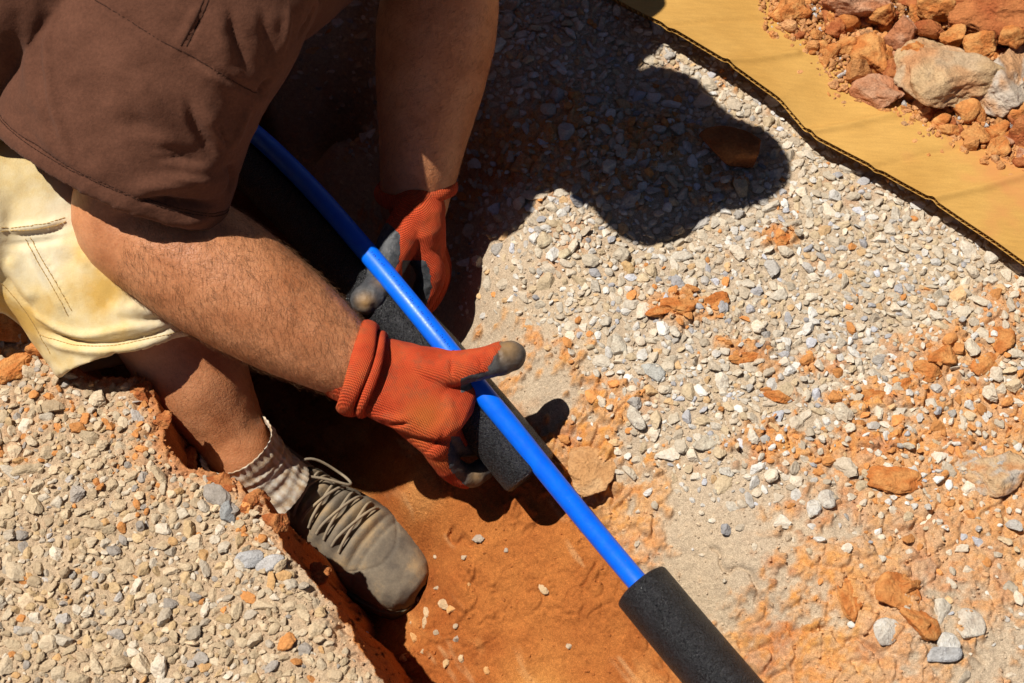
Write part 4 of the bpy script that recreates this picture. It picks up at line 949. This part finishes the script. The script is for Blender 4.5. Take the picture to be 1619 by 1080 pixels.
# ---- shirt: torso, sleeves with an open hem, remeshed to one cloth and folded
sh = Acc()
def sleeve(acc, S, E, rs, hem_out, hint=(0, 0, 1), n=48, wall=0.007, depth=0.05):
    """S..E path list, rs list of radii; at the end the wall turns inward leaving an open cuff"""
    pts = np.asarray(S, float); rad = np.array([(r, r) if np.isscalar(r) else r for r in rs], float)
    C = catmull(np.hstack([pts, rad]), 10); P = C[:, :3]; A = C[:, 3:]; T = np.gradient(P, axis=0); T /= np.linalg.norm(T, axis=1)[:, None]
    PP = list(zip(P, A, T)); e, ea, et = PP[-1]
    PP += [(e + et * .001, ea - wall * .5, et), (e, ea - wall, et), (e - et * depth * .5, ea - wall, et), (e - et * depth, ea - wall * 1.2, et)]
    V = []
    for q, a_, t_ in PP:
        h = np.asarray(hint, float); n1 = h - t_ * (h @ t_); n1 /= np.linalg.norm(n1); n2 = np.cross(t_, n1); an = np.linspace(0, 2 * np.pi, n, endpoint=False)
        V.append(q + np.cos(an)[:, None] * n1 * a_[0] + np.sin(an)[:, None] * n2 * a_[1])
    F = [(i * n + j, i * n + (j + 1) % n, (i + 1) * n + (j + 1) % n, (i + 1) * n + j) for i in range(len(PP) - 1) for j in range(n)]
    F.append(tuple(range(n))[::-1]); F.append(tuple((len(PP) - 1) * n + j for j in range(n))); acc.add(np.vstack(V), F)
SLV = [D(370, -100, 1.30), D(296, -10, 1.29), D(240, 90, 1.30), D(204, 185, 1.315), D(172, 272, 1.335)]
sleeve(sh, SLV, None, [(.078, .10), (.083, .114), (.083, .112), (.081, .112), (.075, .116)], None, hint=camd)
tube(sh, [np.array([-.86, 1.0, .26]), HIP, lerp(HIP, CH, .5) + [0, 0, .04], CH + [0, 0, .01], CH + [.08, 0, .0]], [(.11, .15), (.12, .15), (.11, .15), (.10, .14), (.08, .12)], hint=(0, 0, 1), n=36)
tube(sh, [D(250, -110, 1.30), D(385, -55, 1.33), D(470, -95, 1.36)], [.10, .085, .075], n=30)
tube(sh, [D(260, -120, 1.31), D(50, -40, 1.29), D(-70, 80, 1.33)], [.08, .078, .066], n=30)
sleeve(sh, [CH + [.0, .06, 0], LS + [0, 0, .01], lerp(LS, LE, .35), lerp(LS, LE, .62)], None, [(.09, .09), (.09, .09), (.085, .085), (.083, .083)], None, hint=(1, 0, 0))
tube(sh, [np.array([-.86, 1.16, .22]), np.array([-.70, 1.20, .28]), np.array([-.42, 1.27, .33]), LS + [-.02, 0.02, 0]], [.12, .13, .12, .09], n=30)  # unseen left back, broadened to keep the ground behind in shade
tube(sh, [np.array([-.19, 1.01, .37]), np.array([-.178, .932, .362])], [.06, .040], n=20)  # unseen droop of the shirt front, added to shade the left forearm
tube(sh, [CH, np.array([-.175, 1.01, .365]), np.array([-.145, 1.00, .36])], [.10, .076, .070], n=28)  # unseen chest bulge, added to throw shadow over the left forearm
shirt_me = remesh(sh.mesh(), 0.0032, 8)
V = coords(shirt_me); Nn = normals(shirt_me); bv = bvh_of(shirt_me)
# folds: pixel polyline (photo), width m, height m (negative: valley)
FOLDS = [([(55,0),(45,60),(50,130),(80,200)], .010, .0035), ([(90,0),(78,70),(82,140),(98,210),(125,290)], .006, .0045), ([(30,10),(25,90),(30,160)], .012, -.003),
 ([(295,150),(305,190),(325,225),(350,255)], .007, -.0060), ([(312,150),(330,190),(350,225),(362,245)], .012, .006), ([(215,320),(250,315),(300,322),(345,318)], .0055, -.0085), ([(200,300),(250,292),(310,290),(360,290)], .011, .0065),
 ([(260,255),(300,262),(345,268)], .010, .004), ([(225,225),(270,240),(320,255)], .010, -.0035), ([(225,345),(270,350),(320,345),(345,325)], .008, .004),
 ([(290,82),(330,105),(375,132),(415,152)], .0045, -.0035), ([(300,98),(340,122),(385,148)], .010, .0045), ([(362,0),(370,50),(385,95),(400,120)], .008, -.005), ([(340,10),(350,60),(370,105)], .010, .004),
 ([(410,10),(420,60),(430,110)], .010, -.004), ([(430,120),(412,140),(418,152)], .006, -.006), ([(500,0),(488,30),(470,62)], .004, -.005), ([(455,10),(450,50),(440,90)], .006, .004), ([(395,165),(380,200),(365,235)], .006, .004), ([(340,190),(350,215),(362,232)], .003, -.004), ([(240,250),(285,252),(330,258)], .004, -.003), ([(250,275),(300,280),(350,283)], .004, .003), ([(100,20),(140,90),(150,160)], .012, .003), ([(205,110),(250,180),(280,250)], .012, .003),
 ([(150,0),(200,30),(250,62),(290,82)], .0022, -.0022), ([(330,0),(312,40),(290,82)], .0022, -.0022), ([(318,0),(300,38),(282,72)], .005, .002),
 ([(150,60),(190,110),(240,150),(280,170)], .020, .004), ([(180,180),(230,200),(280,215)], .016, -.004), ([(120,120),(160,200),(200,280)], .018, -.003), ([(60,200),(110,270),(170,330)], .012, .0025), ([(345,262),(366,268),(366,290),(350,305)], .007, -.006), ([(20,170),(70,240),(130,300)], .010, -.0022)]
disp = np.zeros(len(V))
for px_, wd, am in FOLDS:
    P3 = [ray_px(bv, x, y) for x, y in px_]; P3 = [p for p in P3 if p is not None]
    if len(P3) < 2: continue
    C3 = catmull(np.array(P3), 6); d_, _, pr = polydist(V, C3); Lp = pr.max() + 1e-6; taper = np.clip(np.minimum(pr, Lp - pr) / (0.35 * Lp) , 0.05, 1); wd2 = wd * (0.8 if am > 0 else 0.62) * (0.8 + 0.4 * pr / Lp)
    disp += am * np.exp(-(d_ / wd2) ** 2) * taper
vis = (Nn @ camd) > -0.2
V += Nn * (disp * vis)[:, None] + Nn * (0.003 * fbm(V, 0.07, 2, 331) + 0.0016 * fbm(V, 0.025, 3, 333) + 0.0012 * (1 - 2 * np.abs(fbm(V, 0.04, 2, 335))))[:, None]
# hem stitching groove, 1.8 cm above the cuff edge
et = SLV[-1] - SLV[-2]; et /= np.linalg.norm(et); hd = (V - SLV[-1]) @ et; near = np.linalg.norm(V - SLV[-1], axis=1) < .16
V += Nn * np.where(near, -0.0016 * np.exp(-((hd + .017) / .0016) ** 2) + 0.0008 * np.exp(-((hd + .008) / .006) ** 2), 0)[:, None]
setco(shirt_me, V); shirt_me.name = 'shirt'; shirt_me.materials.append(M_shirt); shirt_me.polygons.foreach_set('use_smooth', [True] * len(shirt_me.polygons))
shirt = link('shirt', shirt_me, person); shirt.location = -PL

# seams and hem stitching of the shirt, lying on its final surface
M_thread, _, _ = mat('dark_thread', (0.045, 0.02, 0.013), 0.9, 0.1)
bv2 = bvh_of(shirt_me)
def stitches(name, P, length, gap, r, matl, parent, bvx, lift=0.0004):
    P = np.asarray(P); L_ = np.concatenate([[0], np.cumsum(np.linalg.norm(np.diff(P, axis=0), axis=1))]); a = Acc(); s0 = 0.0
    while s0 + length < L_[-1]:
        q = [np.array([np.interp(s0 + length * u, L_, P[:, k]) for k in range(3)]) for u in (0, .5, 1)]; qq = []
        for p in q:
            hit = bvx.find_nearest(Vector(p)); qq.append(np.array(hit[0]) + np.array(hit[1]) * lift)
        tube(a, qq, [r * .8, r, r * .8], n=5, sub=2); s0 += length + gap
    me = a.mesh(name); me.materials.append(matl); o = link(name, me, parent); return o
n1_ = camd - et * (camd @ et); n1_ /= np.linalg.norm(n1_); n2_ = np.cross(et, n1_)
for dd_ in (.015, .0185):
    an = np.linspace(-1.75, 1.75, 90); P = np.array([SLV[-1] - et * dd_ + n1_ * math.cos(a) * .075 + n2_ * math.sin(a) * .116 for a in an])
    stitches('stitching', P, .0028, .0012, .00045, M_thread, shirt, bv2)
for pl in ([(150,0),(200,30),(250,62),(290,82)], [(290,82),(330,105),(375,132),(410,150)], [(330,0),(312,40),(290,82)], [(322,0),(303,40),(284,76)]):
    P = [ray_px(bv2, x, y) for x, y in pl]; P = [p for p in P if p is not None]
    if len(P) > 1: stitches('seam', catmull(np.array(P), 10), .0060, .0002, .0006, M_thread, shirt, bv2, 0.0001)

# ---- shorts
sc = Acc()
K1 = D(-140, 330, 1.38); SL = [D(-330, 150, 1.32), K1, D(10, 335, 1.425), D(105, 400, 1.43), D(165, 462, 1.435), D(198, 520, 1.437), D(212, 562, 1.437)]
sleeve(sc, SL, None, [(.10, .11), (.09, .090), (.086, .104), (.080, .084), (.080, .086), (.078, .082), (.074, .078)], None, hint=camd)
tube(sc, [D(-260, 160, 1.45), D(-100, 240, 1.44), D(30, 330, 1.45)], [.10, .095, .08], n=30)
tube(sc, [RH + [-.05, 0, 0], RH, lerp(RH, RK, .35), lerp(RH, RK, .7)], [.11, .105, .090, .075], n=30)
tube(sc, [HIP + [-.08, 0, 0], HIP, RH + [0.02, 0, -.02]], [.14, .15, .12], n=30)
tube(sc, [HIP, LH, lerp(LH, LK, .8)], [.14, .12, .09], n=30)
so_me = remesh(sc.mesh(), 0.0032, 7); V = coords(so_me); Nn = normals(so_me); bv = bvh_of(so_me)
FO2 = [([(0,372),(40,371),(75,366),(110,358)], .0035, -.0035), ([(0,362),(40,361),(75,356),(108,346)], .006, .004), ([(5,386),(50,384),(105,374)], .006, -.004),
 ([(38,375),(50,410),(70,450),(92,480),(110,505)], .004, .003), ([(60,375),(72,410),(92,450),(115,495)], .0016, -.002), ([(20,470),(60,500),(120,530),(190,522),(250,510)], .005, .004), ([(60,520),(110,540),(170,545),(240,530),(290,508)], .004, -.006),
 ([(60,535),(120,553),(190,552),(262,535)], .006, .004), ([(130,570),(180,560),(240,548),(300,530)], .004, -.003), ([(80,400),(120,420),(160,460),(190,500)], .012, -.004), ([(120,395),(160,430),(210,480)], .014, .004), ([(10,400),(30,440),(60,480)], .010, .004), ([(0,430),(25,465),(60,505)], .006, -.004), ([(195,480),(230,492),(265,488)], .007, .004), ([(180,500),(220,508),(275,500)], .005, -.004)]
disp = np.zeros(len(V))
for px_, wd, am in FO2:
    wd = wd * .75
    P3 = [ray_px(bv, x, y) for x, y in px_]; P3 = [p for p in P3 if p is not None]
    if len(P3) < 2: continue
    d_, _, pr = polydist(V, catmull(np.array(P3), 6)); Lp = pr.max() + 1e-6; disp += am * np.exp(-(d_ / wd) ** 2) * np.clip(np.minimum(pr, Lp - pr) / (0.2 * Lp), 0.2, 1)
V += Nn * (disp * ((Nn @ camd) > -.2))[:, None] + Nn * (0.0035 * fbm(V, 0.05, 3, 341))[:, None]
setco(so_me, V); bv3 = bvh_of(so_me); so_me.name = 'shorts'; so_me.materials.append(M_shorts); so_me.polygons.foreach_set('use_smooth', [True] * len(so_me.polygons))
shorts = link('shorts', so_me, person); shorts.location = -PL

M_tan, _, _ = mat('tan_thread', (0.48, 0.31, 0.11), 0.9, 0.1)
for pl in ([(2,366),(40,364),(75,359),(106,350)], [(2,360),(40,358),(75,353),(104,344)], [(40,378),(58,412),(82,452),(108,500)], [(48,376),(66,410),(90,450),(116,496)], [(62,528),(120,546),(190,545),(262,530),(300,518)], [(2,448),(40,492),(80,560)]):
    P = [ray_px(bv3, x, y) for x, y in pl]; P = [p for p in P if p is not None]
    if len(P) > 1: stitches('stitching', catmull(np.array(P), 10), .0026, .0012, .00045, M_tan, shorts, bv3)

# ---- cap (out of frame, throws its shadow on the gravel)
M_cap = m_cloth('dark_cap_cloth', (0.03, 0.03, 0.04), (0.04, 0.04, 0.05))
ca = Acc(); tube(ca, [HEAD + HU * .025, HEAD + HU * .07, HEAD + HU * .115], [(.112, .095), (.106, .090), (.075, .065)], hint=HD, n=30); tube(ca, [HEAD + HU * .030 + HD * .01, HEAD + HU * .036 + HD * .01, HEAD + HU * .040 + HD * .01], [(.140, .120), (.140, .120), (.132, .114)], hint=HD, n=48, caps='flat')
cm = remesh(ca.mesh(), 0.003, 4); cm.materials.append(M_cap); cm.polygons.foreach_set('use_smooth', [True] * len(cm.polygons)); cap = link('cap', cm, person); cap.location = -PL
for s in (-1, 1):
    e = Acc(); tube(e, [HEAD + HD * .083 + HR * s * .03 + HU * .008, HEAD + HD * .086 + HR * s * .03 + HU * .008], [.010, .009], n=16)
    em = e.mesh('eye'); mm_, _, _ = mat('eyeball', (.7, .68, .65), .2, .5); em.materials.append(mm_); eo = link('eye', em, person); eo.location = -PL

# ---- sock
def m_sock():
    m, t, b = mat('ribbed_sock', rough=0.95, spec=0.1); kn = attr(t, 'knit')
    w1 = node(t, 'ShaderNodeTexWave', wave_type='BANDS', bands_direction='X'); w1.inputs['Scale'].default_value = 1.0; w1.inputs['Distortion'].default_value = 1.0; t.links.new(kn.outputs['Vector'], w1.inputs['Vector'])
    n1 = noise_n(t, 60, 5, 0.7); n2 = noise_n(t, 500, 3, 0.7)
    c = ramp(t, n1.outputs[0], [(0.35, (0.62, 0.57, 0.50)), (0.55, (0.52, 0.40, 0.27)), (0.72, (0.40, 0.22, 0.10))]).outputs[0]
    c = mixc(t, 0.55, c, ramp(t, w1.outputs['Fac'], [(0.1, (0.42, 0.38, 0.34)), (0.7, (0.62, 0.62, 0.62))]).outputs[0], 'OVERLAY')
    t.links.new(c, b.inputs['Base Color']); p = bump(t, b, w1.outputs['Fac'], 0.5, 0.0015); bump(t, b, n2.outputs[0], 0.5, 0.001, p); return m
M_sock = m_sock()
SKP = [D(372, 700, 1.468), D(392, 728, 1.487), D(412, 752, 1.50), D(440, 778, 1.515)]
SKR = [(.0400, .0400), (.0410, .0405), (.0400, .0390), (.043, .041)]
C = catmull(np.hstack([np.array(SKP), np.array(SKR)]), 16); P = C[:, :3]; A_ = C[:, 3:]; T = np.gradient(P, axis=0); T /= np.linalg.norm(T, axis=1)[:, None]; n = 160; V = []; KV = []
rows = [(P[0] + T[0] * .010, A_[0] * .92, T[0])] + [(P[0] + T[0] * .004, A_[0] * .96, T[0])] + list(zip(P, A_, T))
for i, (q, a_, t_) in enumerate(rows):
    n1 = camd - t_ * (camd @ t_); n1 /= np.linalg.norm(n1); n2 = np.cross(t_, n1); an = np.linspace(0, 2 * np.pi, n, endpoint=False)
    rr = 1 + 0.012 * np.sin(an * 34) + 0.012 * math.sin(i * 0.8) + 0.012 * np.sin(an * 5 + i * .5)
    V.append(q + (np.cos(an) * rr)[:, None] * n1 * a_[0] + (np.sin(an) * rr)[:, None] * n2 * a_[1]); KV.append(np.stack([an * 26 / 20.0 * 1.0, np.full(n, i * .1), 0 * an], 1))
F = [(i * n + j, i * n + (j + 1) % n, (i + 1) * n + (j + 1) % n, (i + 1) * n + j) for i in range(len(rows) - 1) for j in range(n)]
sock = mesh_np('sock', np.vstack(V), np.array(F), M_sock, person); sock.location = -PL
kn = sock.data.attributes.new('knit', 'FLOAT_VECTOR', 'POINT'); kn.data.foreach_set('vector', np.vstack(KV).astype(np.float32).ravel())

# ---- shoe
def m_shoe(name, c1, c2, c3, rough=0.85):
    m, t, b = mat(name, rough=rough, spec=0.15)
    n1 = noise_n(t, 28, 5, 0.65); n2 = noise_n(t, 600, 4, 0.7); n3 = noise_n(t, 90, 4, .6)
    c = ramp(t, n1.outputs[0], [(0.34, c1), (0.52, c2), (0.70, c3)]).outputs[0]; c = mixc(t, 0.35, c, ramp(t, n2.outputs[0], [(0.3, (0.35, 0.35, 0.35)), (0.7, (0.65, 0.65, 0.65))]).outputs[0], 'OVERLAY')
    t.links.new(c, b.inputs['Base Color']); p = bump(t, b, n3.outputs[0], 0.35, 0.002); bump(t, b, n2.outputs[0], 0.4, 0.0008, p); return m
M_shoe = m_shoe('dusty_suede', (0.115, 0.092, 0.070), (0.19, 0.150, 0.105), (0.34, 0.23, 0.12)); M_lace = m_shoe('dusty_lace', (0.20, 0.165, 0.12), (0.28, 0.22, 0.15), (0.34, 0.25, 0.15)); M_sole = m_shoe('dirty_sole', (0.06, 0.05, 0.04), (0.10, 0.08, 0.05), (0.25, 0.13, 0.05))
FZ = -0.226
toe = Z(668, 946, FZ); heel = Z(405, 764, FZ); fa = (toe - heel)[:2]; FL = np.linalg.norm(fa); fa /= FL; fa3 = np.array([fa[0], fa[1], 0]); fs3 = np.array([-fa[1], fa[0], 0])   # fs: towards the far side
# t, half width, top height, centre shift
SEC = [(-.14, .018, .050, 0), (-.12, .034, .075, 0), (-.06, .039, .094, 0), (.04, .040, .098, 0), (.14, .040, .098, 0), (.24, .043, .093, .002), (.34, .046, .084, .003), (.46, .049, .075, .004), (.58, .053, .066, .006), (.70, .055, .054, .006), (.80, .052, .047, .004), (.89, .045, .041, .001), (.95, .037, .035, 0), (.985, .026, .028, 0), (1.0, .013, .018, 0)]
def shoe_pt(t, phi, off=0.0):
    """phi 0..pi from near side sole line over the top to far side"""
    S = np.array(SEC); hw, hh, cs = (np.interp(t, S[:, 0], S[:, k]) for k in (1, 2, 3)); hw *= 0.88; hh *= 0.93
    c, s = math.cos(phi), math.sin(phi); e = 0.78
    x = -np.sign(c) * abs(c) ** e * (hw + off); z = abs(s) ** 0.85 * (hh + off)
    return heel + fa3 * (t * FL) + fs3 * (x + cs) + np.array([0, 0, 0.012 + z])
def shoe_grid(ts, phis, off=0.0): return np.array([[shoe_pt(t, p, off(t, p) if callable(off) else off) for p in phis] for t in ts])
ts = np.linspace(-.14, 1.0, 150); ph = np.linspace(0, math.pi, 80)
def upoff(t, p):
    q = 0.0
    if .22 < t < .70: q += 0.0042 * math.sin((t - .22) * 2 * math.pi / .085) * math.exp(-((p - 1.55) / .65) ** 2)      # puffs between the laces
    if .70 < t < .80: q += -0.0015 * math.exp(-((t - .735) / .008) ** 2) * (abs(p - 1.5) < 1.2)
    q += -0.0014 * math.exp(-((t - .72 - .10 * math.cos(2 * (p - 1.57))) / .006) ** 2)
    return q
Gs = shoe_grid(ts, ph, upoff); Vs = Gs.reshape(-1, 3); Vs += 0.0012 * np.stack([fbm(Vs, .03, 3, 401), fbm(Vs, .03, 3, 402), fbm(Vs, .03, 3, 403)], 1)
shoe = mesh_np('shoe', Vs, grid_faces(len(ts), len(ph)), M_shoe, person); shoe.location = -PL
bm = bmesh.new(); bm.from_mesh(shoe.data); bmesh.ops.recalc_face_normals(bm, faces=bm.faces); bm.to_mesh(shoe.data); bm.free()
def prism(name, outline2, z0, z1, matl, parent):
    k = len(outline2); V = [(x, y, z0) for x, y in outline2] + [(x, y, z1) for x, y in outline2]; F = [(i, (i + 1) % k, (i + 1) % k + k, i + k) for i in range(k)] + [tuple(range(k))[::-1], tuple(range(k, 2 * k))]
    me = bpy.data.meshes.new(name); me.from_pydata(V, [], F); me.materials.append(matl)
    bm = bmesh.new(); bm.from_mesh(me); bmesh.ops.recalc_face_normals(bm, faces=bm.faces); bmesh.ops.bevel(bm, geom=[e for e in bm.edges if abs(e.verts[0].co.z - e.verts[1].co.z) < 1e-6], offset=0.003, segments=2, affect='EDGES'); bm.to_mesh(me); bm.free(); return link(name, me, parent)
ol = [shoe_pt(t, 0, .004)[:2] for t in np.linspace(-.14, 1.0, 60)] + [shoe_pt(t, math.pi, .004)[:2] for t in np.linspace(1.0, -.14, 60)]
prism('sole', [tuple(p) for p in ol], FZ - .008, FZ + .016, M_sole, shoe)
def strand(name, pts, r, matl, parent, hint=(0, 0, 1), n=10, sub=8):
    a = Acc(); tube(a, pts, [r] * len(pts), hint=hint, n=n, sub=sub); me = a.mesh(name); me.materials.append(matl); me.polygons.foreach_set('use_smooth', [True] * len(me.polygons)); return link(name, me, parent)
# tongue, padded collar, laces, heel tab
def patch(name, t0, t1, p0, p1, off, matl, parent, edge_round=True, flare=0.0):
    a = np.linspace(t0, t1, 24); b = np.linspace(p0, p1, 24); nn_ = 24
    def o_(t, p):
        u_ = (t - t0) / (t1 - t0); v_ = (p - p0) / (p1 - p0); ee = min(u_, 1 - u_, v_, 1 - v_); return off * min(1, (ee / .12)) ** .5 + flare * (1 - u_) ** 2 - 0.001
    V = shoe_grid(a, b, o_).reshape(-1, 3); V2 = shoe_grid(a, b, lambda t, p: -0.004).reshape(-1, 3); F = grid_faces(nn_, nn_)
    o = mesh_np(name, np.vstack([V, V2]), np.vstack([F, F[:, ::-1] + len(V)]), matl, parent); return o
patch('tongue', .02, .30, 1.05, 2.15, .010, M_shoe, shoe, flare=.016)
tb = patch('pull_tab', .03, .085, 1.15, 1.5, .013, M_lace, shoe, flare=.022)
for k_ in range(5):
    t0 = .26 + k_ * .085
    strand('lace', [shoe_pt(t0 - .01, .95, .001), shoe_pt(t0 + .0, 1.25, .0045), shoe_pt(t0 + .02, 1.6, .0055), shoe_pt(t0 + .035, 1.95, .0045), shoe_pt(t0 + .04, 2.2, .001)], 0.0016, M_lace, shoe)
    strand('lace', [shoe_pt(t0 + .03, .95, .001), shoe_pt(t0 + .028, 1.25, .0035), shoe_pt(t0 + .018, 1.6, .0042), shoe_pt(t0 + .005, 1.95, .0035), shoe_pt(t0, 2.2, .001)], 0.0016, M_lace, shoe)
strand('lace_loop', [shoe_pt(.24, 1.5, .008), shoe_pt(.30, 2.0, .014), shoe_pt(.42, 2.3, .010), shoe_pt(.50, 2.05, .012), shoe_pt(.40, 1.8, .012), shoe_pt(.27, 1.55, .010)], 0.0015, M_lace, shoe)
strand('lace_loop', [shoe_pt(.24, 1.5, .008), shoe_pt(.22, 1.1, .014), shoe_pt(.30, .75, .010), shoe_pt(.38, .9, .012), shoe_pt(.27, 1.45, .010)], 0.0015, M_lace, shoe)
strand('collar', [shoe_pt(.02, 2.55, .0), shoe_pt(-.05, 2.4, .003), shoe_pt(-.115, 2.0, .006), shoe_pt(-.13, 1.57, .012), shoe_pt(-.115, 1.1, .006), shoe_pt(-.05, .75, .003), shoe_pt(.02, .6, 0)], .008, M_shoe, shoe)
